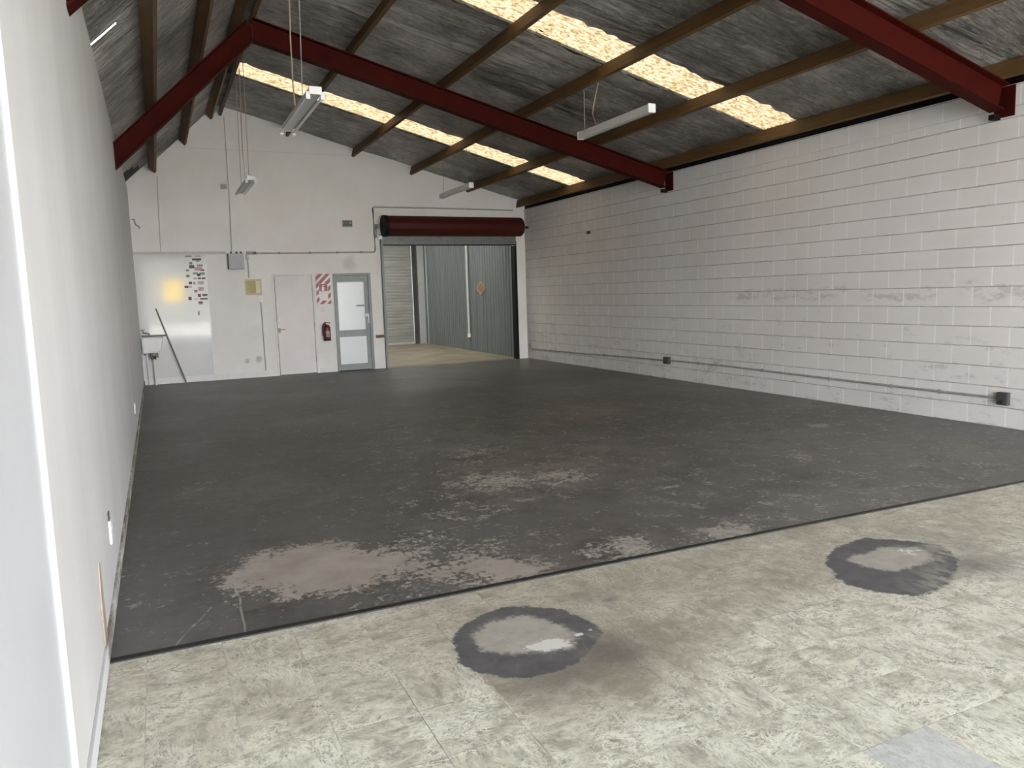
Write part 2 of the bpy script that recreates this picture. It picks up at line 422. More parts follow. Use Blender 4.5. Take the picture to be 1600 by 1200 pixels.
def mat_gloss():
    t = NT('glossy_white_hardboard')
    n = t.noise(1.2, 4, 0.5)
    t.base(t.ramp(n, [(0.3, (0.60, 0.60, 0.585)), (0.7, (0.66, 0.66, 0.65))]), 0.06, 0, 0.5)
    t.bump(t.noise(2.2, 3, 0.5), 0.002, 0.1)
    return t.m
M['gloss'] = mat_gloss()

# ------------------------------------------------------------------ mesh helpers
class MB:
    def __init__(s): s.bm = bmesh.new()
    def box(s, x0, x1, y0, y1, z0, z1, bevel=0.0):
        r = bmesh.ops.create_cube(s.bm, size=1.0)
        vs = r['verts']
        bmesh.ops.scale(s.bm, vec=(x1 - x0, y1 - y0, z1 - z0), verts=vs)
        bmesh.ops.translate(s.bm, vec=((x0 + x1) / 2, (y0 + y1) / 2, (z0 + z1) / 2), verts=vs)
        if bevel > 0:
            es = list({e for v in vs for e in v.link_edges})
            bmesh.ops.bevel(s.bm, geom=es, offset=bevel, segments=2, profile=0.6, affect='EDGES')
        return s
    def cyl(s, p0, p1, r, r2=None, seg=16, cap=True):
        p0, p1 = Vector(p0), Vector(p1); d = p1 - p0
        res = bmesh.ops.create_cone(s.bm, cap_ends=cap, segments=seg, radius1=r, radius2=r if r2 is None else r2, depth=d.length)
        mat = Matrix.Translation((p0 + p1) / 2) @ d.to_track_quat('Z', 'Y').to_matrix().to_4x4()
        bmesh.ops.transform(s.bm, matrix=mat, verts=res['verts'])
        return s
    def sphere(s, c, r, seg=14, sc=(1, 1, 1)):
        res = bmesh.ops.create_uvsphere(s.bm, u_segments=seg, v_segments=max(6, seg // 2), radius=r)
        bmesh.ops.scale(s.bm, vec=sc, verts=res['verts'])
        bmesh.ops.translate(s.bm, vec=c, verts=res['verts'])
        return s
    def prism(s, pts, d):            # polygon of 3-D points pushed along vector d
        d = Vector(d)
        a = [s.bm.verts.new(p) for p in pts]; b = [s.bm.verts.new(Vector(p) + d) for p in pts]
        s.bm.faces.new(a); s.bm.faces.new(b[::-1])
        n = len(a)
        for i in range(n):
            s.bm.faces.new((a[i], b[i], b[(i + 1) % n], a[(i + 1) % n]))
        return s
    def tube(s, pts, r, seg=8):
        pts = [Vector(p) for p in pts]
        rings = []
        up = Vector((0, 0, 1))
        for i, p in enumerate(pts):
            t = (pts[min(i + 1, len(pts) - 1)] - pts[max(i - 1, 0)]).normalized()
            a = t.cross(up)
            if a.length < 1e-3: a = t.cross(Vector((0, 1, 0)))
            a.normalize(); b = t.cross(a).normalized()
            rings.append([s.bm.verts.new(p + r * (math.cos(2 * math.pi * k / seg) * a + math.sin(2 * math.pi * k / seg) * b)) for k in range(seg)])
        for i in range(len(rings) - 1):
            for k in range(seg):
                s.bm.faces.new((rings[i][k], rings[i][(k + 1) % seg], rings[i + 1][(k + 1) % seg], rings[i + 1][k]))
        s.bm.faces.new(rings[0]); s.bm.faces.new(rings[-1])
        return s
    def lathe(s, c, prof, seg=20):   # prof: (radius, z) from bottom to top, axis z at c
        rings = []
        for r, z in prof:
            rings.append([s.bm.verts.new((c[0] + r * math.cos(2 * math.pi * k / seg), c[1] + r * math.sin(2 * math.pi * k / seg), c[2] + z)) for k in range(seg)])
        for i in range(len(rings) - 1):
            for k in range(seg):
                s.bm.faces.new((rings[i][k], rings[i][(k + 1) % seg], rings[i + 1][(k + 1) % seg], rings[i + 1][k]))
        s.bm.faces.new(rings[0]); s.bm.faces.new(rings[-1])
        return s
    def build(s, name, mat, parent=None, smooth=False):
        bmesh.ops.recalc_face_normals(s.bm, faces=s.bm.faces)
        me = bpy.data.meshes.new(name); s.bm.to_mesh(me); s.bm.free()
        me.materials.append(M[mat])
        if smooth:
            me.polygons.foreach_set('use_smooth', [True] * len(me.polygons))
            try: me.set_sharp_from_angle(angle=math.radians(40))
            except Exception: pass
        o = bpy.data.objects.new(name, me); COL.objects.link(o)
        if parent is not None:
            o.parent = parent
            o.matrix_parent_inverse = Matrix.Translation(parent.location).inverted()
        return o

def thing(name, label, cat, loc, group=None):
    o = bpy.data.objects.new(name, None); COL.objects.link(o)
    o.empty_display_size = 0.1; o.location = loc
    o['label'] = label; o['category'] = cat
    if group: o['group'] = group
    return o
def tag(o, label, cat, group=None):
    o['label'] = label; o['category'] = cat
    if group: o['group'] = group
    return o
def struct(o, label=None, cat=None):
    o['kind'] = 'structure'
    if label: o['label'] = label; o['category'] = cat
    return o
def grid_mesh(name, mat, P, keep=None):      # P: (ny, nx, 3) array
    ny, nx = P.shape[:2]
    idx = np.arange(ny * nx).reshape(ny, nx)
    q = np.stack([idx[:-1, :-1], idx[:-1, 1:], idx[1:, 1:], idx[1:, :-1]], -1).reshape(-1, 4)
    if keep is not None: q = q[keep.reshape(-1)]
    me = bpy.data.meshes.new(name)
    me.from_pydata(P.reshape(-1, 3).tolist(), [], q.tolist())
    me.materials.append(M[mat])
    o = bpy.data.objects.new(name, me); COL.objects.link(o)
    return o
def put_attr(o, name, a):
    at = o.data.attributes.new(name, 'FLOAT', 'POINT')
    at.data.foreach_set('value', np.ascontiguousarray(a, dtype=np.float32).ravel())
def sdf(X, Y, poly):                          # signed distance, positive inside
    poly = np.array(poly, float); d = np.full(X.shape, 1e9); ins = np.zeros(X.shape, bool)
    n = len(poly)
    for i in range(n):
        a, b = poly[i], poly[(i + 1) % n]
        ab = b - a
        t = np.clip(((X - a[0]) * ab[0] + (Y - a[1]) * ab[1]) / (ab @ ab), 0, 1)
        d = np.minimum(d, np.hypot(X - a[0] - t * ab[0], Y - a[1] - t * ab[1]))
        c = ((a[1] > Y) != (b[1] > Y)) & (X < (b[0] - a[0]) * (Y - a[1]) / (b[1] - a[1] + 1e-12) + a[0])
        ins ^= c
    return np.where(ins, d, -d)
def blob(X, Y, cx, cy, rx, ry=None):
    ry = ry or rx
    return np.exp(-(((X - cx) / rx) ** 2 + ((Y - cy) / ry) ** 2))

# ------------------------------------------------------------------ roof geometry
AX, AZ = 1.619, 5.198                         # ridge line of the foil
SL, SR = 0.95, -0.2574
def zl(x): return 3.66 + SL * x
def zr(x): return AZ + SR * (x - AX)
def ztop(x): return zl(x) if x < AX else zr(x)
Y0 = -4.0                                      # front of the shed
FRONT, FAR, MID = 2.5, 13.13, 7.82
STRIPS = [(-3.2, -2.5), (2.15, 2.88), (7.47, 8.17), (12.77, 13.52)]  # first two strips are out of view, added for extra interior light

# ------------------------------------------------------------------ floors
def edge_y(x): return 3.555 - 0.0215 * x
nx, ny = 162, 250
gx = np.linspace(0, W, nx); tt = np.linspace(0, 1, ny)
X = np.tile(gx, (ny, 1)); Yf = edge_y(X) + (D + 0.10 - edge_y(X)) * tt[:, None]
P = np.stack([X, Yf, np.zeros_like(X)], -1)
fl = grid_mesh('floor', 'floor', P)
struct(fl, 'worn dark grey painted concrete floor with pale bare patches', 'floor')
w1 = sdf(X, Yf, [(0.49, 4.25), (0.59, 4.46), (0.735, 4.647), (0.93, 4.706), (1.2, 4.69), (1.27, 4.48), (1.5, 4.31), (1.62, 4.12), (1.4, 3.95), (1.31, 3.888), (1.226, 3.832), (0.973, 3.827), (0.804, 3.875), (0.733, 4.05), (0.6, 4.13)])
w2 = sdf(X, Yf, [(1.5, 3.85), (1.85, 3.93), (2.03, 3.88), (2.2, 3.63), (2.0, 3.50), (1.85, 3.50), (1.8, 3.66), (1.55, 3.74)])
w3 = sdf(X, Yf, [(1.25, 4.2), (1.65, 4.15), (1.75, 3.9), (1.35, 3.85)]) - 0.06
w4 = sdf(X, Yf, [(1.3, 3.60), (1.8, 3.62), (2.05, 3.50), (1.3, 3.50)]) - 0.09
put_attr(fl, 'worn', np.maximum.reduce([w1, w2, w3, w4]))
dens = 0.20 + 0.14 * (1 / (1 + np.exp(-(X - 1.6) / 0.4))) * (1 / (1 + np.exp((Yf - 10.0) / 0.8)))
dens = dens * (1 - 0.75 * blob(X, Yf, 2.75, 4.4, .55, .35)) * (1 - 0.6 * blob(X, Yf, 0.9, 7.5, .9, 2.5))
for cx, cy, r, a in ((2.7, 5.55, .45, .85), (3.0, 6.7, .5, .6), (3.2, 5.4, .45, .75), (2.0, 5.3, .45, .42), (2.2, 4.8, .45, .5),
                     (5.3, 6.2, .7, .35), (5.4, 4.95, .6, .42), (5.6, 4.7, .4, .35), (6.3, 3.9, .5, .45), (3.45, 3.56, .30, .95),
                     (2.7, 3.62, .30, .85), (3.2, 3.6, .3, .6), (2.96, 5.15, .4, .42), (3.55, 8.9, .5, .38), (6.66, 5.9, .18, .8), (0.5, 6.7, .35, .4),
                     (0.35, 4.6, .45, .32), (1.7, 4.35, .45, .55), (1.95, 4.0, .5, .55), (1.5, 3.75, .5, .5), (4.2, 3.8, .7, .42), (3.6, 4.6, .8, .38),
                     (0.15, 4.2, .3, .3), (4.4, 4.3, .6, .3), (2.4, 4.2, .35, .4), (4.3, 7.2, .8, .3), (2.6, 7.6, .7, .25), (0.75, 3.75, .5, .22), (4.9, 3.6, .5, .35)):
    dens = np.maximum(dens, a * blob(X, Yf, cx, cy, r))
put_attr(fl, 'flake', dens)
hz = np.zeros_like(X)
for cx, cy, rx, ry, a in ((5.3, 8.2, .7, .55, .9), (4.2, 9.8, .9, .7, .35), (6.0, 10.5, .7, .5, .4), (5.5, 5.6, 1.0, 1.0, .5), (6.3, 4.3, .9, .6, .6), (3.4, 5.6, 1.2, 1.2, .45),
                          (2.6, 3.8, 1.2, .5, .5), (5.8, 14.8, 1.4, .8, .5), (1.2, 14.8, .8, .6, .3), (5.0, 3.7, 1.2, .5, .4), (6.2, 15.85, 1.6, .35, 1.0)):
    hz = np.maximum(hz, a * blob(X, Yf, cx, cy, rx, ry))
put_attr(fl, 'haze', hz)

nx, ny = 400, 206
TZ = -0.006
gx = np.linspace(-0.022, W, nx)
ta = (1.2 - Y0) / (3.5 - Y0); tt = np.concatenate([np.linspace(0, ta, 26)[:-1], np.linspace(ta, 1, ny - 25)])
X = np.tile(gx, (ny, 1)); Yt = Y0 + (edge_y(X) - Y0) * tt[:, None]
P = np.stack([X, Yt, np.full_like(X, TZ)], -1)
tf = grid_mesh('floor', 'tile', P)
struct(tf, 'cream slate-pattern vinyl tile floor in the foreground', 'floor')
out1 = [(1.379, 3.027), (1.474, 3.161), (1.634, 3.234), (1.75, 3.245), (1.829, 3.212), (1.975, 3.087), (2.022, 2.897), (2.045, 2.77), (1.95, 2.68), (1.80, 2.615), (1.687, 2.567), (1.56, 2.575), (1.476, 2.605), (1.37, 2.71), (1.33, 2.83), (1.36, 2.92)]
in1 = [(1.477, 2.974), (1.52, 3.06), (1.605, 3.115), (1.70, 3.12), (1.80, 3.075), (1.87, 2.93), (1.87, 2.82), (1.80, 2.73), (1.72, 2.75), (1.635, 2.78), (1.53, 2.82), (1.48, 2.89)]
out2 = [(3.501, 2.914), (3.64, 3.03), (3.816, 3.097), (4.054, 3.12), (4.236, 2.959), (4.32, 2.81), (4.24, 2.58), (4.087, 2.469), (3.90, 2.40), (3.74, 2.367), (3.551, 2.364), (3.414, 2.504), (3.37, 2.62), (3.386, 2.74)]
in2 = [(3.67, 2.90), (3.78, 2.93), (3.86, 2.91), (3.99, 2.955), (4.16, 2.86), (4.14, 2.76), (4.02, 2.66), (3.90, 2.66), (3.74, 2.67), (3.66, 2.78)]
i1, i2 = sdf(X, Yt, in1), sdf(X, Yt, in2)
put_attr(tf, 'ring', np.maximum(sdf(X, Yt, out1) - 0.05 * blob(X, Yt, 2.02, 2.70, .14, .12), sdf(X, Yt, out2) * 0.8 - 0.01 - 0.07 * blob(X, Yt, 4.2, 2.45, .3, .2)))
put_attr(tf, 'patch_in', np.maximum(i1 + 0.012, i2))
put_attr(tf, 'chalk', np.maximum(0.85 * blob(X, Yt, 1.745, 2.79, .12, .07), 0.5 * blob(X, Yt, 4.05, 2.82, .12, .10)))
put_attr(tf, 'soft', np.clip(0.8 * blob(X, Yt, 1.97, 2.68, .13, .11) + 0.95 * blob(X, Yt, 4.18, 2.52, .22, .22) + 0.6 * blob(X, Yt, 3.85, 2.45, .22, .10) + 0.55 * blob(X, Yt, 4.28, 2.78, .10, .12), 0, 1))
put_attr(tf, 'chip', np.maximum(blob(X, Yt, 1.905, 2.815, .028, .018), 0.9 * blob(X, Yt, 1.97, 2.83, .018, .014)))
drt = np.zeros_like(X)
row = 1 / (1 + np.exp(-(Yt - 2.62) / 0.05))
drt = np.maximum(drt, 0.72 * row * (1 / (1 + np.exp(-(X - 1.0) / 0.25))) * (1 - 0.35 / (1 + np.exp(-(X - 5.0) / 0.4))))
drt = np.maximum(drt, 0.35 * row)
blk = ((X > 1.375) & (Yt > 2.0) & (Yt < 2.75)).astype(float)
drt = np.maximum(drt, 1.25 * blk * blob(X, Yt, 1.75, 2.60, .62, .40))
drt = np.maximum(drt, 1.0 * blob(X, Yt, 2.25, 2.70, .42, .30))
drt = np.maximum(drt, 0.7 * blob(X, Yt, 3.9, 2.65, .75, .42) * (1 / (1 + np.exp(-(Yt - 2.35) / 0.05))))
drt = np.maximum(drt, 0.22 * blob(X, Yt, 3.0, 2.0, 2.5, .8))
put_attr(tf, 'dirt', drt)
smr = 0.95 * blob(X, Yt, 1.97, 2.66, .15, .15) + 0.7 * blob(X, Yt, 1.72, 2.52, .26, .12) * (X > 1.375) + 0.8 * blob(X, Yt, 4.20, 2.5, .24, .18)
smr = np.maximum(smr, 0.85 * blob(X, Yt, 2.235, 3.075, .055, .03)) ; smr = np.maximum(smr, 0.4 * blob(X, Yt, 2.14, 3.13, .12, .05))
smr = np.maximum(smr, 0.45 * blob(X, Yt, 4.35, 2.75, .22, .25))
put_attr(tf, 'smear', np.clip(smr, 0, 1))

b = MB()
n = 40
for i in range(n):
    xa, xb = W * i / n, W * (i + 1) / n
    wa, wb = 0.040 - 0.018 * xa / W, 0.040 - 0.018 * xb / W
    b.prism([(xa, edge_y(xa) - wa / 2, TZ), (xb, edge_y(xb) - wb / 2, TZ), (xb, edge_y(xb) + wb / 2, TZ), (xa, edge_y(xa) + wa / 2, TZ)], (0, 0, 0.0075))
struct(b.build('trim_1', 'darkedge'), 'thin black edging strip between vinyl tiles and concrete floor', 'edging strip')

# ------------------------------------------------------------------ walls
b = MB()
b.box(-0.30, 0.0, 2.42, D + 0.15, -0.05, 3.60)
struct(b.build('wall_left', 'left'), 'long white plasterboard wall on the left', 'wall')
struct(MB().box(-0.30, -0.013, Y0, 2.4198, -0.05, 3.75).build('wall_left', 'leftnear'), 'older pale grey wall surface at the near left edge', 'wall')
b = MB().box(-0.0128, 0.0015, 2.405, 2.4195, -0.005, 3.60)
struct(b.build('trim_2', 'edgetrim'), 'bright white edge trim up the near end of the left wall lining', 'trim')
b = MB().box(W, W + 0.2, Y0, D + 0.15, -0.05, 3.385)
struct(b.build('wall_right', 'block'), 'white painted concrete block wall on the right', 'wall')

DR1 = (2.432, 3.245, 2.030)    # flush door opening: x0, x1, head
DR2 = (3.635, 4.412, 2.018)    # glazed door opening
OPN = (4.665, 7.775, 2.62)     # roller door opening
b = MB()
def wall_piece(x0, x1, z0):
    cuts = [x0] + ([AX] if x0 < AX < x1 else []) + [x1]
    for a, c in zip(cuts[:-1], cuts[1:]):
        b.prism([(a, D, z0), (c, D, z0), (c, D, ztop(c) + 0.10), (a, D, ztop(a) + 0.10)], (0, 0.15, 0))
wall_piece(-0.02, DR1[0], -0.05); wall_piece(DR1[0], DR1[1], DR1[2]); wall_piece(DR1[1], DR2[0], -0.05)
wall_piece(DR2[0], DR2[1], DR2[2]); wall_piece(DR2[1], OPN[0], -0.05); wall_piece(OPN[0], OPN[1], OPN[2]); wall_piece(OPN[1], W + 0.02, -0.05)
b.box(2.3, 4.55, D + 0.151, D + 0.19, -0.05, 2.2)  # unseen backing added to stop light leaking through the door openings
struct(b.build('wall_back', 'back'), 'white gable end wall with two doors and a roller door', 'wall')

b = MB()                          # front wall: wide doorway behind the camera
def fpiece(x0, x1, z0):
    cuts = [x0] + ([AX] if x0 < AX < x1 else []) + [x1]
    for a, c in zip(cuts[:-1], cuts[1:]):
        b.prism([(a, Y0 - 0.15, z0), (c, Y0 - 0.15, z0), (c, Y0 - 0.15, ztop(c) + 0.1), (a, Y0 - 0.15, ztop(a) + 0.1)], (0, 0.15, 0))
fpiece(-0.3, 0.0, -0.05); fpiece(0.0, W, 3.30); fpiece(W, W + 0.2, -0.05)
struct(b.build('wall_front', 'offwhite'), 'front wall around the open vehicle doorway', 'wall')

struct(MB().box(W + 0.04, W + 0.2, Y0, D + 0.15, 3.386, 3.63).build('trim_4', 'black'), 'dark gap above the block wall under the eave', 'eave gap')  # black strip stands in for the shade in the eave gap
struct(MB().box(-0.15, -0.06, 2.42, D + 0.15, 3.601, 3.675).build('trim_5', 'black'), 'dark eave closer along the top of the left wall', 'eave gap')  # added to block light leaking in under the roof
# skirtings
b = MB().box(0.0, 0.012, 2.43, D, 0.0, 0.085, 0.002)
struct(b.build('baseboard_left', 'skirt'), 'scuffed brown and white skirting along the left wall', 'skirting')
b = MB()
for x0, x1 in ((0.0, DR1[0] - 0.03), (DR1[1] + 0.03, DR2[0] - 0.01)):
    b.box(x0, x1, D - 0.014, D, 0.0, 0.11, 0.002)
struct(b.build('baseboard_back', 'offwhite'), 'white skirting below the back wall', 'skirting')
b = MB().box(0.0, 1.60, D - 0.018, D, 2.425, 2.475, 0.002)
struct(b.build('trim_3', 'conduit'), 'thin grey rail across the back wall above the glossy panel', 'rail')

# ------------------------------------------------------------------ ceiling foil and roof sheet
def foil_noise(a, c):
    return 0.010 * np.sin(3.1 * a + 1.7 * c) * np.sin(5.3 * c + 0.6 * a) + 0.006 * np.sin(9.7 * c + 2.1 * a + 1.0)
def foil_panel(ya, yb, s0, s1, left, rag_a=False, rag_b=False, hole=None):
    ny = max(3, int((yb - ya) / 0.06)); ns = max(4, int(abs(s1 - s0) / 0.08))
    ys = np.linspace(ya, yb, ny + 1); xs = np.linspace(s0, s1, ns + 1)
    A, Bq = np.meshgrid(xs, ys)
    nz = foil_noise(A, Bq) + rng.normal(0, 0.002, A.shape)
    Z = np.where(A < AX, 3.66 + SL * A, AZ + SR * (A - AX)) + np.abs(nz) * 0.0 + nz * 0.6 + 0.012
    Yj = Bq.copy()
    if rag_a: Yj[0] += rng.normal(0, 0.018, ns + 1)
    if rag_b: Yj[-1] += rng.normal(0, 0.018, ns + 1)
    keep = np.ones((ny, ns), bool)
    if hole is not None:
        cx = (A[:-1, :-1] + A[1:, 1:]) / 2; cy = (Bq[:-1, :-1] + Bq[1:, 1:]) / 2
        keep &= ~hole(cx, cy)
    return np.stack([A, Yj, Z], -1), keep
def join_panels(name, panels, mat):
    V, Fc, off = [], [], 0
    for P, keep in panels:
        ny, nx = P.shape[:2]
        idx = np.arange(ny * nx).reshape(ny, nx) + off
        q = np.stack([idx[:-1, :-1], idx[:-1, 1:], idx[1:, 1:], idx[1:, :-1]], -1).reshape(-1, 4)[keep.reshape(-1)]
        V += P.reshape(-1, 3).tolist(); Fc += q.tolist(); off += ny * nx
    me = bpy.data.meshes.new(name); me.from_pydata(V, [], Fc); me.materials.append(M[mat])
    o = bpy.data.objects.new(name, me); COL.objects.link(o); return o
edges = [Y0] + [v for s in STRIPS for v in s] + [D]
panels = []
for i in range(0, len(edges), 2):
    panels.append(foil_panel(edges[i], edges[i + 1], AX, W, False, i > 0, i + 2 < len(edges)))
SLY, SLX0, SLX1 = 7.375, -0.02, 0.19
panels.append(foil_panel(Y0, SLY, -0.02, AX, True))
panels.append(foil_panel(SLY + 0.035, D, -0.02, AX, True, hole=lambda cx, cy: (cy > 14.3) & (cx < 0.30 + 0.25 * (cy - 15.2))))
for sa, sb in ((-0.02, SLX0), (SLX1, AX)): panels.append(foil_panel(SLY, SLY + 0.035, sa, sb, True))
struct(join_panels('ceiling', panels, 'foil'), 'wrinkled silver foil lining under the pitched roof', 'ceiling')

b = MB()                          # corrugated iron above the foil, open over the clear sheets
TH = 0.09
def slab(xa, xb, ya, yb):
    b.prism([(xa, ya, ztop(xa + 1e-4) + TH), (xb, ya, ztop(xb - 1e-4) + TH), (xb, yb, ztop(xb - 1e-4) + TH), (xa, yb, ztop(xa + 1e-4) + TH)], (0, 0, 0.03))
for i in range(0, len(edges), 2):
    slab(AX, W + 0.25, edges[i] - (0.15 if i == 0 else -0.03), edges[i + 1] + (0.15 if i + 2 >= len(edges) else -0.03))
for s in STRIPS:
    slab(AX, AX + 0.12, s[0] - 0.02, s[1] + 0.02); slab(W - 0.06, W + 0.25, s[0] - 0.02, s[1] + 0.02)
slab(-0.35, AX, Y0 - 0.15, SLY + 0.17); slab(-0.35, AX, SLY + 0.55, D + 0.15)
slab(-0.35, SLX0 - 0.02, SLY + 0.17, SLY + 0.55); slab(SLX1 + 0.05, AX, SLY + 0.17, SLY + 0.55)
struct(b.build('ceiling', 'roof'), 'dark roof sheeting above the foil', 'roof')

SKY_L = ['speckled cream rooflight strip just inside the front doorway', 'speckled cream rooflight strip over the doorway end', 'wider bright speckled cream rooflight strip nearer the camera', 'narrower speckled cream rooflight strip by the back wall']
for (ya, yb), lab in zip(STRIPS, SKY_L):
    nxs, nys = 130, 24
    A, Bq = np.meshgrid(np.linspace(AX + 0.10, W - 0.02, nxs), np.linspace(ya - 0.10, yb + 0.10, nys))
    Z = AZ + SR * (A - AX) + 0.045 + 0.008 * np.sin(Bq * 2 * math.pi / 0.076)
    o = grid_mesh('rooflight', 'sky', np.stack([A, Bq, Z], -1))
    tag(o, lab, 'skylight', 'rooflight strips')

# ------------------------------------------------------------------ purlins
nR = Vector((SR, 0, -1)).normalized(); tR = Vector((1, 0, SR)).normalized()
nL = Vector((SL, 0, -1)).normalized(); tL = Vector((1, 0, SL)).normalized()
PD = 0.16
def purlin(x, left, label, depth=PD, width=0.05):
    n_, t_ = (nL, tL) if left else (nR, tR)
    p0 = Vector((x, 0, ztop(x))) + n_ * 0.006
    sec = [p0, p0 + t_ * width, p0 + t_ * width + n_ * depth, p0 + n_ * depth]
    b = MB(); b.prism([(v.x, Y0 + 0.002, v.z) for v in sec], (0, D - Y0 - 0.004, 0))
    tag(b.build('timber_purlin', 'timber'), label, 'purlin', 'timber roof purlins')
R_L = ['brown timber ridge purlin at the top of the long roof slope', 'brown timber purlin second down from the ridge on the long slope', 'brown timber purlin third down from the ridge on the long slope',
       'brown timber purlin third up from the block wall', 'brown timber purlin second up from the block wall', 'brown timber purlin lying along the top of the block wall']
for x, lab in zip((1.70, 2.911, 4.196, 5.415, 6.679, 7.875), R_L):
    purlin(x, False, lab)
L_L = ['brown timber purlin lowest on the steep left slope', 'brown timber purlin in the middle of the steep left slope', 'brown timber purlin topmost on the steep left slope']
for x, lab in zip((0.37, 0.92, 1.43), L_L):
    purlin(x, True, lab, 0.145 if x < 1.4 else 0.122)

# ------------------------------------------------------------------ red steel frames
def ibeam(b, p0, p1, nrm, depth, fw, tw=0.010, tf=0.014):
    # p0,p1: top line of the section (centre); nrm: direction of depth
    p0, p1 = Vector(p0), Vector(p1); yv = Vector((0, 1, 0)); nrm = Vector(nrm)
    sec = [(-fw/2, 0), (fw/2, 0), (fw/2, tf), (tw/2, tf), (tw/2, depth - tf), (fw/2, depth - tf), (fw/2, depth), (-fw/2, depth), (-fw/2, depth - tf), (-tw/2, depth - tf), (-tw/2, tf), (-fw/2, tf)]
    b.prism([p0 + yv * a + nrm * d for a, d in sec], p1 - p0)
RD, FW = 0.262, 0.15
def frame(yc, label):
    r = thing('steel_portal_frame', label, 'steel frame', (0, yc, 3.1), 'red steel roof frames')
    off = PD + 0.008
    # right rafter: from near the ridge to the block wall
    xa, xb = 1.45, W - 0.017
    a = Vector((xa, yc, zr(xa))) + nR * off; c = Vector((xb, yc, zr(xb))) + nR * off
    b = MB(); ibeam(b, a, c, nR, RD, FW)
    bmesh.ops.bisect_plane(b.bm, geom=b.bm.verts[:] + b.bm.edges[:] + b.bm.faces[:], plane_co=(1.668, 0, 4.735), plane_no=(-1, 0, 0.0), clear_outer=True)
    bmesh.ops.holes_fill(b.bm, edges=b.bm.edges[:])
    b.build('rafter', 'red', r)
    # left rafter, bottom edge climbing from the wall to the ridge
    bL = Vector((1.665, 0, 4.735 - 3.105)).normalized(); nLr = Vector((bL.z, 0, -bL.x))
    q0 = Vector((0.0, yc, 3.105)) - bL * 0.35 - nLr * 0.22; q1 = Vector((1.665, yc, 4.735)) + bL * 0.12 - nLr * 0.22
    b = MB(); ibeam(b, q0, q1, nLr, 0.22, FW)
    bm = b.bm
    geom = bm.verts[:] + bm.edges[:] + bm.faces[:]
    res = bmesh.ops.bisect_plane(bm, geom=geom, plane_co=(0.002, 0, 0), plane_no=(-1, 0, 0), clear_outer=True)
    bmesh.ops.holes_fill(bm, edges=bm.edges[:])
    bmesh.ops.bisect_plane(bm, geom=bm.verts[:] + bm.edges[:] + bm.faces[:], plane_co=(1.666, 0, 4.735), plane_no=(1, 0, 0), clear_outer=True)
    bmesh.ops.holes_fill(bm, edges=bm.edges[:])
    b.build('rafter', 'red', r)
    # end plate and cleat against the block wall
    zt = zr(W) - off * 1.03
    b = MB().box(W - 0.016, W - 0.002, yc - 0.10, yc + 0.10, zt - RD - 0.025, zt + 0.005)
    b.build('end_plate', 'red', r)
    b = MB().box(W - 0.12, W - 0.017, yc + 0.03, yc + 0.085, zt - RD - 0.045, zt - RD + 0.005)
    b.build('seat_cleat', 'black', r)
frame(10.34, 'red oxide steel portal frame spanning the middle of the roof')
frame(4.93, 'red oxide steel portal frame nearest the camera, cut by the photo edge')

# ------------------------------------------------------------------ hanging fluorescent fittings
def batten(x, z, ya, yb, label, twin, wires, cord=None):
    r = thing('fluorescent_light', label, 'light', (x, (ya + yb) / 2, z), 'hanging fluorescent fittings')
    if twin:
        MB().box(x - 0.05, x + 0.05, ya, yb, z, z + 0.055, 0.006).build('body', 'fitting', r)
        for s in (-1, 1):
            MB().cyl((x + s * 0.062, ya + 0.035, z - 0.018), (x + s * 0.062, yb - 0.035, z - 0.018), 0.014, seg=12).build('tube', 'tube', r, True)
            for yy in (ya + 0.02, yb - 0.02):
                MB().box(x + s * 0.062 - 0.018, x + s * 0.062 + 0.018, yy - 0.018, yy + 0.018, z - 0.045, z + 0.02, 0.003).build('lamp_holder', 'white', r)
        for yy in (ya, yb):
            MB().box(x - 0.054, x + 0.054, yy - 0.006, yy + 0.006, z - 0.004, z + 0.060, 0.003).build('end_cap', 'white', r)
    else:
        MB().box(x - 0.042, x + 0.042, ya, yb, z - 0.045, z + 0.045, 0.012).build('body', 'fitting', r)
        for yy in (ya, yb):
            MB().box(x - 0.048, x + 0.048, yy - 0.014, yy + 0.014, z - 0.05, z + 0.05, 0.010).build('end_cap', 'trimw', r)
    for yy, xx in wires:
        zt = ztop(xx) - (0.17 if xx < 5.5 else 0.015)
        MB().cyl((x, yy, z + 0.05), (xx, yy, zt), 0.0045, seg=6).build('suspension_wire', 'conduitdark', r)
    if cord:
        MB().tube(cord, 0.007, 8).build('flex_cord', 'cord', r, True)
batten(1.68, 3.25, 6.76, 8.31, 'twin tube fluorescent fitting hanging below the ridge in front of the red frame', True, [(7.36, 1.725)],
       [(1.69, 7.80, 3.30), (1.685, 7.83, 3.6), (1.70, 7.90, 4.05), (1.72, 7.91, 4.6), (1.725, 7.91, 5.0)])
batten(5.45, 3.50, 7.20, 8.75, 'white enclosed fluorescent batten hanging near the block wall with a looped flex', False, [(8.65, 5.45)],
       [(5.44, 8.29, 4.035), (5.437, 8.31, 3.99), (5.435, 8.36, 3.88), (5.435, 8.43, 3.70), (5.44, 8.37, 3.585), (5.44, 8.27, 3.543)])
batten(5.53, 3.43, 12.73, 14.28, 'small far fluorescent batten hanging above the roller door', False, [(14.15, 5.53), (12.9, 5.53)])
batten(1.70, 3.26, 11.79, 13.34, 'far twin tube fluorescent fitting hanging against the gable wall', True, [(12.0, 1.725), (13.1, 1.725)],
       [(1.70, 12.5, 3.31), (1.69, 12.5, 3.8), (1.71, 12.52, 4.5), (1.725, 12.5, 5.0)])
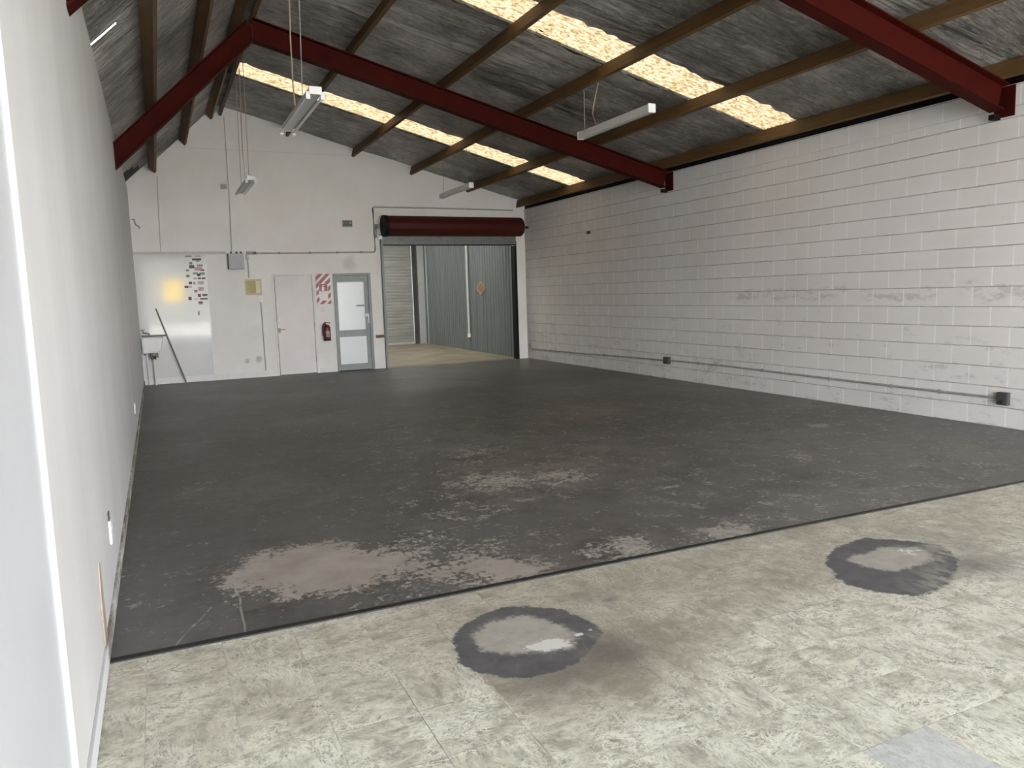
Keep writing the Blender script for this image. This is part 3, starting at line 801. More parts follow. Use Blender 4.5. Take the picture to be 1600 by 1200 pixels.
tag(MB().sphere((4.235, 10.15, 4.405), 0.022, 10).cyl((4.235, 10.15, 4.41), (4.235, 10.15, 4.45), 0.012, seg=8).build('insulator_knob', 'trimw', None, True),
    'tiny white knob on the timber purlin beside the red frame', 'knob')

# ------------------------------------------------------------------ roller door of the back opening
r = thing('roller_door', 'rolled up maroon roller door above the opening in the back wall', 'roller door', (6.2, D, 2.6))
DY, DZ, DRr = D - 0.25, 2.965, 0.205
b = MB(); bm = b.bm
seg = 48; xs = (4.755, 7.80)
prof = [(4.755, DRr), (7.79, DRr), (7.83, DRr - 0.015), (7.855, DRr - 0.05)]
rings = []
for xx, rr in prof:
    ring = []
    for k in range(seg):
        a = 2 * math.pi * k / seg
        r2 = rr + (0.004 if (k // 2) % 2 else -0.004)
        ring.append(bm.verts.new((xx, DY + r2 * math.cos(a), DZ + r2 * math.sin(a))))
    rings.append(ring)
for i in range(len(rings) - 1):
    for k in range(seg):
        bm.faces.new((rings[i][k], rings[i][(k + 1) % seg], rings[i + 1][(k + 1) % seg], rings[i + 1][k]))
bm.faces.new(rings[0]); bm.faces.new(rings[-1])
b.build('curtain_roll', 'drum', r, True)
MB().cyl((4.665, DY, DZ), (4.757, DY, DZ), DRr + 0.012, seg=40).build('drum_wheel', 'black', r, True)
MB().cyl((4.58, DY, DZ), (4.67, DY, DZ), 0.022, seg=12).cyl((7.85, DY, DZ), (W - 0.01, DY, DZ), 0.020, seg=12).build('axle', 'black', r, True)
b = MB().box(4.565, 4.60, DY - 0.03, D - 0.001, DZ - 0.035, DZ + 0.035, 0.004).box(4.565, 4.60, D - 0.02, D - 0.001, DZ - 0.22, DZ + 0.06, 0.004)
b.build('bracket', 'conduitdark', r)
MB().box(W - 0.035, W - 0.005, DY - 0.03, D - 0.001, DZ - 0.03, DZ + 0.03, 0.004).build('bracket', 'conduitdark', r)
b = MB()                                         # the last slats hanging to the bottom rail
zz = 2.60
pts = []
b.box(4.70, 7.775, D - 0.075, D - 0.045, 2.665, 2.80)
for k in range(3): b.box(4.70, 7.775, D - 0.083, D - 0.045, 2.675 + k * 0.045, 2.70 + k * 0.045, 0.004)
b.build('curtain_slats', 'steelgrey', r)
MB().box(4.69, 7.785, D - 0.09, D - 0.035, 2.595, 2.665, 0.006).build('bottom_rail', 'steelgrey', r)
MB().box(4.69, 7.785, D - 0.088, D - 0.037, 2.575, 2.594, 0.003).build('rubber_seal', 'black', r)
MB().box(4.655, 4.70, D - 0.10, D - 0.002, 0.0, 2.80, 0.004).build('guide_track', 'greyframe', r)
MB().prism([(7.750, D - 0.045, 0), (7.80, D - 0.045, 0), (7.80, D - 0.002, 0), (7.773, D - 0.002, 0), (7.773, D + 0.153, 0), (7.750, D + 0.153, 0)], (0, 0, 2.57)).build('guide_track', 'black', r)
MB().box(4.60, 4.68, D - 0.13, D - 0.103, 2.70, 2.78, 0.006).build('door_lock_box', 'trimw', r)

tag(MB().box(4.470, 4.640, D - 0.045, D - 0.001, 0.655, 0.72, 0.003).build('timber_bumper', 'rust'), 'small orange brown timber block fixed low on the wall beside the glazed door', 'timber block')
MB().box(4.480, 4.630, D - 0.049, D - 0.0455, 0.675, 0.70).build('dark_inlay', 'darkbrown', bpy.data.objects['timber_bumper'])

# ------------------------------------------------------------------ doors
def emp_struct(name, loc, label, cat):
    o = bpy.data.objects.new(name, None); COL.objects.link(o); o.location = loc
    o['kind'] = 'structure'; o['label'] = label; o['category'] = cat
    return o
d1 = emp_struct('door_1', (2.84, D, 0), 'closed plain white flush door in the back wall', 'door')
x0, x1, h = DR1
b = MB().box(x0, x0 + 0.035, D - 0.012, D + 0.10, 0, h).box(x1 - 0.035, x1, D - 0.012, D + 0.10, 0, h).box(x0 + 0.035, x1 - 0.035, D - 0.012, D + 0.10, h - 0.035, h)
b.build('door_frame', 'offwhite', d1)
MB().box(x0 + 0.050, x1 - 0.038, D + 0.018, D + 0.056, 0.012, h - 0.040, 0.002).build('door_panel', 'doorpaint', d1)
MB().box(x0 + 0.0352, x0 + 0.0495, D + 0.006, D + 0.056, 0.0, h - 0.04).box(x0 + 0.05, x1 - 0.038, D + 0.03, D + 0.056, 0.0, 0.010).build('shadow_gap', 'socket', d1)  # dark strips paint the shade in the gaps around the door
b = MB().cyl((2.515, D + 0.018, 0.925), (2.515, D - 0.03, 0.925), 0.012, seg=12)
b.cyl((2.515, D - 0.03, 0.925), (2.63, D - 0.03, 0.925), 0.009, seg=10).cyl((2.515, D + 0.018, 0.925), (2.515, D + 0.010, 0.925), 0.026, seg=18).box(2.492, 2.538, D + 0.010, D + 0.0175, 0.86, 0.955, 0.003)
b.build('lever_handle', 'brass', d1, True)
MB().cyl((2.505, D + 0.018, 1.06), (2.505, D + 0.006, 1.06), 0.028, seg=20).build('lock_cylinder', 'chrome', d1, True)
for zz in (0.30, 1.0, 1.72): MB().cyl((x1 - 0.036, D + 0.012, zz - 0.045), (x1 - 0.036, D + 0.012, zz + 0.045), 0.007, seg=8).build('hinge', 'conduitdark', d1)

d2 = emp_struct('door_2', (4.02, D, 0), 'grey framed glazed door with two frosted panes', 'door')
x0, x1, h = DR2
b = MB().box(x0, x0 + 0.03, D - 0.03, D + 0.10, 0, h, 0.003).box(x1 - 0.06, x1, D - 0.03, D + 0.10, 0, h, 0.003).box(x0 + 0.03, x1 - 0.06, D - 0.03, D + 0.10, h - 0.045, h, 0.003)
b.build('door_frame', 'greyframe', d2)
lx0, lx1 = x0 + 0.033, x1 - 0.063
gx0, gx1 = 3.705, 4.275
b = MB().box(lx0, gx0, D - 0.012, D + 0.035, 0.012, h - 0.05, 0.003).box(gx1, lx1, D - 0.012, D + 0.035, 0.012, h - 0.05, 0.003)
b.box(gx0, gx1, D - 0.012, D + 0.035, 1.85, h - 0.05, 0.003).box(gx0, gx1, D - 0.012, D + 0.035, 0.71, 0.84, 0.003).box(gx0, gx1, D - 0.012, D + 0.035, 0.012, 0.14, 0.003)
b.build('door_leaf', 'greyframe', d2)
MB().box(gx0, gx1, D + 0.008, D + 0.016, 0.84, 1.85).build('glass_pane', 'frost', d2)
MB().box(gx0, gx1, D + 0.008, D + 0.016, 0.14, 0.71).build('glass_pane', 'frost', d2)
b = MB().box(gx0 - 0.002, gx1, D + 0.0, D + 0.007, 1.83, 1.85).box(gx0, gx0 + 0.012, D, D + 0.007, 0.84, 1.83).box(gx1 - 0.012, gx1, D, D + 0.007, 0.84, 1.83).box(gx0, gx1, D, D + 0.007, 0.84, 0.855)
b.build('glazing_bead', 'postw', d2)
MB().box(4.09, gx1 - 0.013, D - 0.002, D + 0.0075, 1.33, 1.365, 0.002).build('glass_label', 'conduitdark', d2)  # grey strip standing for a dark bar behind the frosted pane
MB().box(4.255, 4.345, D - 0.026, D - 0.0125, 1.115, 1.175, 0.004).build('lock_case', 'chrome', d2)
MB().box(4.315, 4.338, D - 0.05, D - 0.03, 0.97, 1.14, 0.004).box(4.318, 4.335, D - 0.045, D - 0.0125, 1.10, 1.135).build('pull_handle', 'trimw', d2)

# ------------------------------------------------------------------ fire gear and signs
r = thing('fire_extinguisher', 'red fire extinguisher with black hose hanging between the two doors', 'fire extinguisher', (3.44, D, 0.66))
ex, ey = 3.435, D - 0.095
MB().lathe((ex, ey, 0.66), [(0.066, 0.0), (0.070, 0.012), (0.070, 0.26), (0.062, 0.292), (0.040, 0.312), (0.026, 0.318)], 24).build('cylinder_body', 'extred', r, True)
MB().lathe((ex, ey, 0.66), [(0.064, -0.004), (0.0715, 0.006), (0.0715, 0.03), (0.070, 0.032)], 24).build('base_ring', 'hose', r, True)
MB().cyl((ex, ey, 0.977), (ex, ey, 1.012), 0.020, seg=14).box(ex - 0.022, ex + 0.022, ey - 0.022, ey + 0.022, 1.0, 1.022, 0.004).build('valve', 'brass', r)
MB().box(ex - 0.01, ex + 0.075, ey - 0.010, ey + 0.010, 1.022, 1.034, 0.003).box(ex - 0.01, ex + 0.066, ey - 0.008, ey + 0.008, 1.000, 1.008, 0.002).build('squeeze_lever', 'hose', r)
MB().tube([(ex - 0.02, ey, 1.005), (ex - 0.060, ey - 0.01, 1.0), (ex - 0.085, ey - 0.015, 0.96), (ex - 0.088, ey - 0.015, 0.86), (ex - 0.085, ey - 0.012, 0.76)], 0.011, 10).build('hose', 'hose', r, True)
b = MB(); bm = b.bm
vs = []
for k in range(9):
    a = -math.pi / 2 - 0.55 + 1.1 * k / 8
    vs.append([bm.verts.new((ex + 0.0712 * math.cos(a), ey + 0.0712 * math.sin(a), z)) for z in (0.73, 0.86)])
for k in range(8): bm.faces.new((vs[k][0], vs[k + 1][0], vs[k + 1][1], vs[k][1]))
b.build('label', 'palepeach', r, True)
MB().box(ex - 0.03, ex + 0.03, D - 0.03, D - 0.001, 0.92, 1.04, 0.003).build('wall_bracket', 'steelgrey', r)

r = thing('fire_sign', 'red and white diagonally striped fire equipment sign above the extinguisher', 'sign', (3.425, D, 1.71))
sx0, sx1, sz0, sz1 = 3.283, 3.572, 1.405, 2.015
MB().box(sx0, sx1, D - 0.006, D - 0.001, sz0, sz1).build('sign_board', 'signwhite', r)
def clip(poly, a, bq, c):        # keep a*x+b*z<=c
    out = []
    for i in range(len(poly)):
        p, q = poly[i], poly[(i + 1) % len(poly)]
        dp, dq = a * p[0] + bq * p[1] - c, a * q[0] + bq * q[1] - c
        if dp <= 0: out.append(p)
        if dp * dq < 0:
            t = dp / (dp - dq); out.append((p[0] + t * (q[0] - p[0]), p[1] + t * (q[1] - p[1])))
    return out
b = MB()
for k in range(-6, 14):
    c0 = sz0 - sx1 + k * 0.15
    poly = [(sx0, sz0), (sx1, sz0), (sx1, sz1), (sx0, sz1)]
    poly = clip(poly, 1, -1, -c0); poly = clip(poly, -1, 1, c0 + 0.088) if poly else []
    if len(poly) >= 3: b.prism([(p[0], D - 0.0062, p[1]) for p in poly], (0, -0.0008, 0))
b.build('diagonal_stripes', 'signred', r)
MB().box(sx0 + 0.055, sx1 - 0.055, D - 0.0086, D - 0.0072, sz0 + 0.07, sz1 - 0.20).build('pictogram_panel', 'signwhite', r)
MB().box(sx0 + 0.062, sx1 - 0.062, D - 0.0098, D - 0.0088, sz0 + 0.26, sz1 - 0.205).build('pictogram_field', 'signred', r)
b = MB().box(3.395, 3.445, D - 0.0108, D - 0.0099, sz0 + 0.27, sz0 + 0.345).box(3.412, 3.428, D - 0.0108, D - 0.0099, sz0 + 0.345, sz0 + 0.365).box(3.40, 3.455, D - 0.0108, D - 0.0099, sz0 + 0.365, sz0 + 0.378)
b.build('extinguisher_symbol', 'signwhite', r)

tag(MB().cyl((3.40, D - 0.001, 1.29), (3.40, D - 0.008, 1.29), 0.052, seg=28).build('round_blank_plate', 'offwhite', None, True), 'faint round white blanking plate between the fire sign and extinguisher', 'plate')

r = thing('exit_sign', 'small dark green exit sign high on the back wall', 'sign', (3.99, D, 3.03))
MB().box(3.895, 4.095, D - 0.012, D - 0.001, 2.96, 3.095, 0.002).build('sign_plate', 'exitgreen', r)
b = MB().box(3.90, 4.09, D - 0.0135, D - 0.0122, 3.078, 3.092).box(3.90, 4.09, D - 0.0135, D - 0.0122, 2.963, 2.98)
b.box(3.91, 3.93, D - 0.0135, D - 0.0122, 3.02, 3.05).box(3.96, 4.0, D - 0.0135, D - 0.0122, 3.03, 3.05).box(4.03, 4.08, D - 0.0135, D - 0.0122, 3.02, 3.06)
b.build('pictogram', 'exitpale', r)

# ------------------------------------------------------------------ electrical bits on the back wall
r = thing('switchboard_box', 'grey metal switchboard box above the yellowed notice', 'switchboard', (1.77, D, 2.12))
MB().box(1.645, 1.925, D - 0.10, D - 0.001, 2.13, 2.43, 0.006).build('case', 'boxgrey', r)
MB().box(1.662, 1.915, D - 0.112, D - 0.1005, 2.145, 2.415, 0.004).build('cover', 'boxgrey', r)
MB().box(1.628, 1.645, D - 0.09, D - 0.004, 2.135, 2.43, 0.002).build('hinge_strip', 'socket', r)
for xx in (1.70, 1.80, 1.88): MB().cyl((xx, D - 0.05, 2.431), (xx, D - 0.05, 2.465), 0.018, seg=10).build('cable_gland', 'socket', r)
def run(name, pts, rad, mat, label, cat='conduit', saddles=()):
    r = thing(name, label, cat, pts[0])
    MB().tube(pts, rad, 8).build('pipe', mat, r, True)
    for (x, y, z, ax) in saddles:
        if ax == 'y': MB().box(x - 0.004, x + 0.004 + 0.02, y - 0.018, y + 0.018, z - rad - 0.006, z + rad + 0.006, 0.002).build('saddle', 'conduitdark', r)
        else: MB().box(x - 0.018, x + 0.018, y - 0.02, y + 0.006, z - rad - 0.006, z + rad + 0.006, 0.002).build('saddle', 'conduitdark', r)
    return r
yw = D - 0.020
run('conduit', [(1.72, yw, 2.47), (1.735, yw, 3.2), (1.75, yw, 4.2), (1.755, yw, 4.985)], 0.008, 'conduit', 'thin vertical conduit from the switchboard box up to the ridge')
run('conduit', [(0.47, yw, 2.47), (0.49, yw, 3.2), (0.515, yw, 3.86)], 0.008, 'conduit', 'thin vertical conduit above the glossy wall panel at the left')
run('conduit', [(2.16, yw, 2.437), (3.0, yw, 2.437), (4.50, yw, 2.447), (4.53, yw, 2.455), (4.545, yw, 2.49), (4.545, yw, 2.8), (4.54, yw, 3.33), (4.55, yw, 3.36), (4.585, yw, 3.37), (6.0, yw, 3.37), (7.74, yw, 3.36)], 0.017, 'conduitmid',
    'long grey conduit from the switchboard along and over the roller door', saddles=[(2.6, yw, 2.437, 'x'), (3.2, yw, 2.437, 'x'), (3.75, yw, 2.442, 'x'), (4.25, yw, 2.447, 'x')])
r = thing('junction_box', 'grey conduit junction elbow right of the switchboard box', 'junction box', (2.05, D, 2.44))
MB().box(1.985, 2.10, D - 0.06, D - 0.001, 2.415, 2.47, 0.006).build('box_body', 'conduitdark', r)
MB().cyl((2.10, yw - 0.01, 2.44), (2.165, yw - 0.01, 2.44), 0.026, seg=12).build('gland', 'steelgrey', r)
MB().box(1.965, 2.02, D - 0.05, D - 0.001, 2.31, 2.414, 0.006).build('elbow', 'conduit', r)
run('conduit', [(2.0, yw, 2.31), (2.0, yw, 1.955)], 0.012, 'conduit', 'short conduit running down to the yellowed notice')
r = thing('junction_box', 'small square junction box high on the gable wall', 'junction box', (1.655, D, 3.70))
MB().box(1.605, 1.72, D - 0.045, D - 0.001, 3.655, 3.745, 0.006).build('box_body', 'conduit', r)
MB().box(1.618, 1.707, D - 0.049, D - 0.0455, 3.668, 3.732, 0.003).build('lid', 'conduitdark', r)

r = thing('paper_notice', 'yellowed paper notice on the wall beside the flush door', 'notice', (2.06, D, 1.78))
MB().box(1.915, 2.225, D - 0.006, D - 0.001, 1.625, 1.935).build('backing_board', 'beigeboard', r)
MB().box(1.945, 2.115, D - 0.009, D - 0.0062, 1.66, 1.905).build('notice_sheet', 'yellowpaper', r)
MB().box(2.118, 2.20, D - 0.009, D - 0.0062, 1.66, 1.90).build('notice_sheet', 'yellowpale', r)
r = thing('light_switch', 'small white light switch below the yellowed notice', 'switch', (2.19, D, 1.53))
MB().box(2.155, 2.225, D - 0.022, D - 0.001, 1.485, 1.60, 0.004).build('switch_plate', 'trimw', r)
MB().box(2.178, 2.202, D - 0.028, D - 0.0225, 1.525, 1.565, 0.003).build('rocker', 'white', r)
run('conduit', [(2.19, yw, 1.485), (2.195, yw, 0.8), (2.20, yw, 0.12)], 0.011, 'conduit', 'thin conduit running down from the light switch to the skirting')
tag(MB().tube([(0.03, D - 0.012, 3.06), (0.075, D - 0.03, 3.06), (0.078, D - 0.03, 3.0), (0.09, D - 0.03, 2.97), (0.14, D - 0.03, 2.93), (0.15, D - 0.02, 2.90)], 0.012, 8).build('bent_pipe_stub', 'conduitdark', None, True),
    'small bent pipe stub in the upper left corner of the back wall', 'pipe')

# ------------------------------------------------------------------ glossy panel with stickers
r = thing('glossy_wall_panel', 'glossy white wall panel covered with small stickers behind the sink', 'wall panel', (0.63, D, 0.12))
MB().box(0.012, 1.235, D - 0.012, D - 0.001, 0.112, 2.424, 0.002).build('panel_sheet', 'gloss', r)
MB().box(1.235, 1.258, D - 0.014, D - 0.001, 0.112, 2.424, 0.002).build('edge_strip', 'white', r)
STK = [('s_dark', (0.045, 0.042, 0.04)), ('s_brown', (0.10, 0.065, 0.05)), ('s_grey', (0.20, 0.20, 0.18)), ('s_pink', (0.42, 0.28, 0.27)), ('s_tan', (0.42, 0.34, 0.27)), ('s_green', (0.20, 0.235, 0.19)), ('s_maroon', (0.15, 0.055, 0.06))]
for k_, c_ in STK: M[k_] = plain('sticker_' + k_[2:], c_, 0.5, 0, 0.25, 30)
def spx(px, py):                # photo pixel on the panel -> wall metres (affine fit of the panel)
    return (1.235 + (px - 321.5) * 0.01132, 2.4 - (py - 400) * 0.01195)
for px, py, w, h, mt in ((295, 401, 10, 2, 's_grey'), (309, 401, 9, 1.6, 's_tan'), (307.5, 406, 14, 3.2, 's_dark'), (309, 409, 5, 2, 's_grey'), (298, 412, 5, 4, 's_grey'), (299, 417.5, 8, 5, 's_brown'), (312, 415.5, 9, 3, 's_grey'),
                         (309, 421, 12, 6, 's_pink'), (315, 423, 6, 2.5, 's_maroon'), (292, 423, 5, 3, 's_grey'), (304, 428, 8, 3, 's_green'), (309, 430.5, 5, 4, 's_dark'), (314.5, 428.5, 8, 4, 's_green'), (292, 432, 5, 4, 's_grey'),
                         (303, 436, 5, 3, 's_tan'), (309.5, 436, 5, 2.5, 's_brown'), (316, 436, 6, 2.5, 's_brown'), (295, 443, 5, 4, 's_brown'), (301, 443.5, 3, 4, 's_grey'), (311, 443, 10, 5, 's_tan'),
                         (288.5, 449, 6, 3.5, 's_brown'), (294.5, 449, 5, 3, 's_tan'), (311, 453, 9, 6, 's_pink'), (302.5, 456, 5, 4, 's_grey'), (307.5, 463, 5, 5, 's_maroon'), (316, 462.5, 8, 3.5, 's_maroon'), (292.5, 467.5, 5, 5, 's_brown'),
                         (302, 468.5, 6, 2, 's_tan'), (314, 468.5, 12, 2.5, 's_brown'), (308.5, 474, 7, 3, 's_maroon'), (308.5, 476.5, 7, 2, 's_pink'), (304.5, 491, 3, 6, 's_grey')):
    cx, cz = spx(px, py); hw, hh = w * 0.01132 / 2, h * 0.01195 / 2
    MB().box(cx - hw, cx + hw, D - 0.0135, D - 0.0122, cz - hh, cz + hh).build('sticker', mt, r)

# ------------------------------------------------------------------ sink corner
r = thing('wash_basin', 'white wall hung wash basin in the back left corner', 'basin', (0.19, D - 0.2, 0.62))
b = MB(); bm = b.bm
def rr(x0, x1, y0, y1, z, rad, n=5):
    pts = []
    for cx, cy, a0 in ((x1 - rad, y1 - rad, 0), (x0 + rad, y1 - rad, 90), (x0 + rad, y0 + rad, 180), (x1 - rad, y0 + rad, 270)):
        for k in range(n + 1):
            a = math.radians(a0 + 90 * k / n); pts.append(bm.verts.new((cx + rad * math.cos(a), cy + rad * math.sin(a), z)))
    return pts
yb_, yf_ = D - 0.016, D - 0.40
L = [rr(0.03, 0.29, yf_ + 0.05, yb_ - 0.0, 0.615, 0.035), rr(0.02, 0.33, yf_ + 0.015, yb_, 0.66, 0.035), rr(0.015, 0.375, yf_, yb_, 0.85, 0.035), rr(0.012, 0.39, yf_ - 0.005, yb_, 0.895, 0.05),
     rr(0.035, 0.367, yf_ + 0.02, yb_ - 0.05, 0.895, 0.05), rr(0.055, 0.345, yf_ + 0.04, yb_ - 0.07, 0.79, 0.06), rr(0.10, 0.28, yf_ + 0.12, yb_ - 0.12, 0.735, 0.05)]
for i in range(len(L) - 1):
    n = len(L[i])
    for k in range(n): bm.faces.new((L[i][k], L[i][(k + 1) % n], L[i + 1][(k + 1) % n], L[i + 1][k]))
bm.faces.new(L[0]); bm.faces.new(L[-1])
b.build('bowl', 'ceramic', r, True)
MB().cyl((0.16, D - 0.14, 0.615), (0.16, D - 0.14, 0.58), 0.032, seg=14).tube([(0.16, D - 0.14, 0.61), (0.16, D - 0.14, 0.53), (0.18, D - 0.14, 0.495), (0.215, D - 0.14, 0.50), (0.225, D - 0.13, 0.54)], 0.026, 10).build('waste_trap', 'tap', r, True)
MB().box(0.04, 0.07, D - 0.30, D - 0.016, 0.575, 0.612, 0.003).build('wall_bracket', 'tap', r)
MB().box(0.255, 0.28, D - 0.22, D - 0.016, 0.52, 0.612, 0.003).build('wall_bracket', 'tap', r)
MB().cyl((0.205, D - 0.14, 0.50), (0.205, D - 0.14, 0.0), 0.022, seg=14).build('waste_pipe', 'pvc', r, True)
MB().cyl((0.085, D - 0.05, 0.60), (0.085, D - 0.05, 0.0), 0.020, seg=12).build('supply_pipe', 'pvc', r, True)
r = thing('wall_tap', 'tarnished wall tap above the basin', 'tap', (0.06, D, 1.0))
MB().cyl((0.06, D - 0.012, 0.985), (0.06, D - 0.09, 0.985), 0.016, seg=12).tube([(0.06, D - 0.08, 0.985), (0.10, D - 0.13, 0.975), (0.15, D - 0.18, 0.965), (0.155, D - 0.19, 0.94)], 0.012, 10).build('spout', 'tap', r, True)
MB().cyl((0.06, D - 0.07, 0.985), (0.045, D - 0.07, 1.035), 0.010, seg=10).box(0.005, 0.085, D - 0.082, D - 0.058, 1.03, 1.045, 0.004).build('tap_handle', 'tap', r)
tag(MB().box(0.02, 0.445, D - 0.055, D - 0.013, 0.905, 0.935, 0.004).build('splash_rail', 'sinkrail'), 'dark narrow rail on the wall just above the basin', 'rail')  # narrow dark strip across the wall above the basin
tag(MB().cyl((0.717, D - 0.15, 0.012), (0.30, D - 0.032, 1.425), 0.014, seg=12).build('broom_handle', 'stick', None, True), 'weathered wooden pole leaning against the glossy panel beside the basin', 'pole')

# ------------------------------------------------------------------ right wall services
r = thing('conduit', 'long grey conduit low along the block wall linking the outlets', 'conduit', (W, 10, 0.3))
xw = W - 0.016
MB().tube([(xw, 15.62, 0.34), (xw, 15.60, 0.26), (xw, 15.52, 0.235), (xw, 14.3, 0.245), (xw, 13.0, 0.262), (xw, 11.5, 0.292), (xw, 10.48, 0.305)], 0.014, 8).build('pipe', 'conduitdark', r, True)
MB().tube([(xw, 10.33, 0.312), (xw, 8.9, 0.322), (xw, 7.0, 0.306), (xw, 5.8, 0.30), (xw, 4.85, 0.298)], 0.014, 8).build('pipe', 'conduitdark', r, True)
for yy, zz in ((14.6, 0.243), (12.4, 0.274), (9.6, 0.318), (8.2, 0.317), (7.0, 0.306), (6.1, 0.301), (5.5, 0.299)):
    MB().box(W - 0.034, W - 0.001, yy - 0.012, yy + 0.012, zz - 0.022, zz + 0.022, 0.003).build('saddle', 'conduitdark', r)
def outlet(y0, y1, z0, z1, label):
    r = thing('power_outlet', label, 'outlet', (W, (y0 + y1) / 2, z0), 'outlets on the block wall')
    MB().box(W - 0.055, W - 0.001, y0, y1, z0, z1, 0.006).build('outlet_box', 'socket', r)
    MB().box(W - 0.064, W - 0.0555, y0 + 0.008, y1 - 0.008, z0 + 0.012, z1 - 0.008, 0.004).build('face_plate', 'socket', r)
    MB().cyl((W - 0.0645, (y0 + y1) / 2, z0 + 0.035), (W - 0.072, (y0 + y1) / 2, z0 + 0.035), 0.020, seg=16).build('socket_ring', 'hose', r)
outlet(10.335, 10.475, 0.25, 0.37, 'dark grey power outlet on the block wall at the middle of the conduit')
outlet(4.74, 4.85, 0.235, 0.365, 'dark grey power outlet on the block wall at the near end of the conduit')
tag(MB().box(W - 0.03, W - 0.001, 12.86, 12.95, 2.605, 2.66, 0.006).cyl((W - 0.03, 12.90, 2.63), (W - 0.06, 12.90, 2.62), 0.018, seg=10).build('wall_sensor', 'socket'), 'tiny dark fixture high on the far end of the block wall', 'fixture')

# ------------------------------------------------------------------ left wall bits
def plate(y, z, label):
    r = thing('power_outlet', label, 'outlet', (0, y, z), 'outlets on the left wall')
    MB().box(0.001, 0.012, y - 0.040, y + 0.040, z - 0.06, z + 0.06, 0.003).build('face_plate', 'trimw', r)
    MB().box(0.0125, 0.016, y - 0.012, y + 0.012, z + 0.01, z + 0.035, 0.002).build('switch', 'white', r)
plate(4.33, 0.36, 'white power outlet on the left wall near the bare timber strip')
plate(9.40, 0.365, 'white power outlet on the left wall towards the basin')
tag(MB().box(0.001, 0.006, 4.30, 4.36, 0.422, 0.46).build('cable_hole', 'socket'), 'dark cut hole just above the nearer left wall outlet', 'hole')
tag(MB().prism([(0.001, 3.50, 0.09), (0.001, 3.62, 0.09), (0.001, 3.60, 0.42), (0.001, 3.545, 0.44), (0.001, 3.50, 0.30)], (0.006, 0, 0)).build('timber_strip', 'rawwood'), 'strip of bare brown timber showing low on the left wall', 'timber strip')

# ------------------------------------------------------------------ the yard shed seen through the opening
YB, XR = 23.15, 8.0
P = np.stack(np.meshgrid(np.linspace(3.6, 9.6, 40), np.linspace(D + 0.10, YB + 0.2, 50)), -1)
P = np.concatenate([P, np.full(P.shape[:2] + (1,), -0.001)], -1)
struct(grid_mesh('floor', 'tan', P), 'tan concrete floor of the room beyond the roller door', 'floor')
def xrib(y): return 7.905 + (y - 16.1) * 0.0215
b = MB(); prof = []
y = D + 0.151; k = 0
while y < 22.75:                    # trapezoidal ribs
    for dy, dx in ((0, 0), (0.10, 0), (0.118, -0.022), (0.152, -0.022)):
        yy = min(y + dy, 22.75); prof.append((xrib(yy) + dx, yy))
    y += 0.17
bm = b.bm
lo = [bm.verts.new((px, py, 0)) for px, py in prof]; hi = [bm.verts.new((px, py, 3.8)) for px, py in prof]
for i in range(len(prof) - 1): bm.faces.new((lo[i], lo[i + 1], hi[i + 1], hi[i]))
b.prism([(xrib(D + .15) + 0.01, D + 0.151, 0), (xrib(22.75) + 0.01, 22.75, 0), (xrib(22.75) + 0.04, 22.75, 0), (xrib(D + .15) + 0.04, D + 0.151, 0)], (0, 0, 3.8))
struct(b.build('wall_right', 'ribwall'), 'grey profiled steel wall in the room beyond the roller door', 'wall')
b = MB().box(3.45, 3.6, D + 0.15, YB + 0.2, 0, 3.8)
struct(b.build('wall_left', 'offwhite'), 'left wall of the room beyond the roller door', 'wall')
b = MB().box(3.45, 5.2, YB, YB + 0.15, 0, 3.8).box(7.66, 9.6, YB, YB + 0.15, 0, 3.8).box(5.2, 7.66, YB, YB + 0.15, 3.45, 3.8)
struct(b.build('wall_back', 'steelgrey'), 'far wall of the room beyond the roller door', 'wall')
struct(MB().box(9.6, 9.75, 22.0, YB + 0.2, 0, 3.8).box(8.2, 9.6, 22.0, 22.1, 0, 3.8).build('wall_side', 'offwhite'), 'side wall behind the profiled steel partition', 'wall')
b = MB().box(3.45, 9.75, D + 0.151, 17.0, 3.8, 3.9).box(3.45, 9.75, 18.6, 20.4, 3.8, 3.9).box(3.45, 9.75, 21.9, YB + 0.2, 3.8, 3.9)
b.box(3.45, 4.2, 17.0, 18.6, 3.8, 3.9).box(7.2, 9.75, 17.0, 18.6, 3.8, 3.9).box(3.45, 4.2, 20.4, 21.9, 3.8, 3.9).box(7.2, 9.75, 20.4, 21.9, 3.8, 3.9)
struct(b.build('ceiling', 'offwhite'), 'roof of the room beyond the roller door', 'ceiling')
for (ya, yb), lab in zip(((16.95, 18.65), (20.35, 21.95)), ('nearer clear roof sheet over the room beyond the roller door', 'farther clear roof sheet over the room beyond the roller door')):
    A, Bq = np.meshgrid(np.linspace(4.15, 7.25, 60), np.linspace(ya, yb, 24))
    o = grid_mesh('rooflight', 'sky2', np.stack([A, Bq, 3.92 + 0.008 * np.sin(Bq * 2 * math.pi / 0.076)], -1))  # out of view, added to bring daylight into the room beyond
    tag(o, lab, 'skylight', 'rooflights of the room beyond')
r = thing('roller_door', 'grey slatted roller door at the far end of the room beyond', 'roller door', (6.4, YB, 0))
b = MB(); bm = b.bm; prof = []
z = 0.06
while z < 3.4:
    for dz, dy in ((0, 0), (0.02, -0.006), (0.065, -0.006), (0.085, 0)): prof.append((YB - 0.02 + dy, z + dz))
    z += 0.098
A_ = [bm.verts.new((5.2, a, c)) for a, c in prof]; B_ = [bm.verts.new((7.665, a, c)) for a, c in prof]
for i in range(len(prof) - 1): bm.faces.new((A_[i], B_[i], B_[i + 1], A_[i + 1]))
b.build('slat_curtain', 'slatdoor', r)
MB().box(5.2, 7.665, YB - 0.05, YB - 0.005, 0.0, 0.065, 0.004).build('bottom_rail', 'conduit', r)
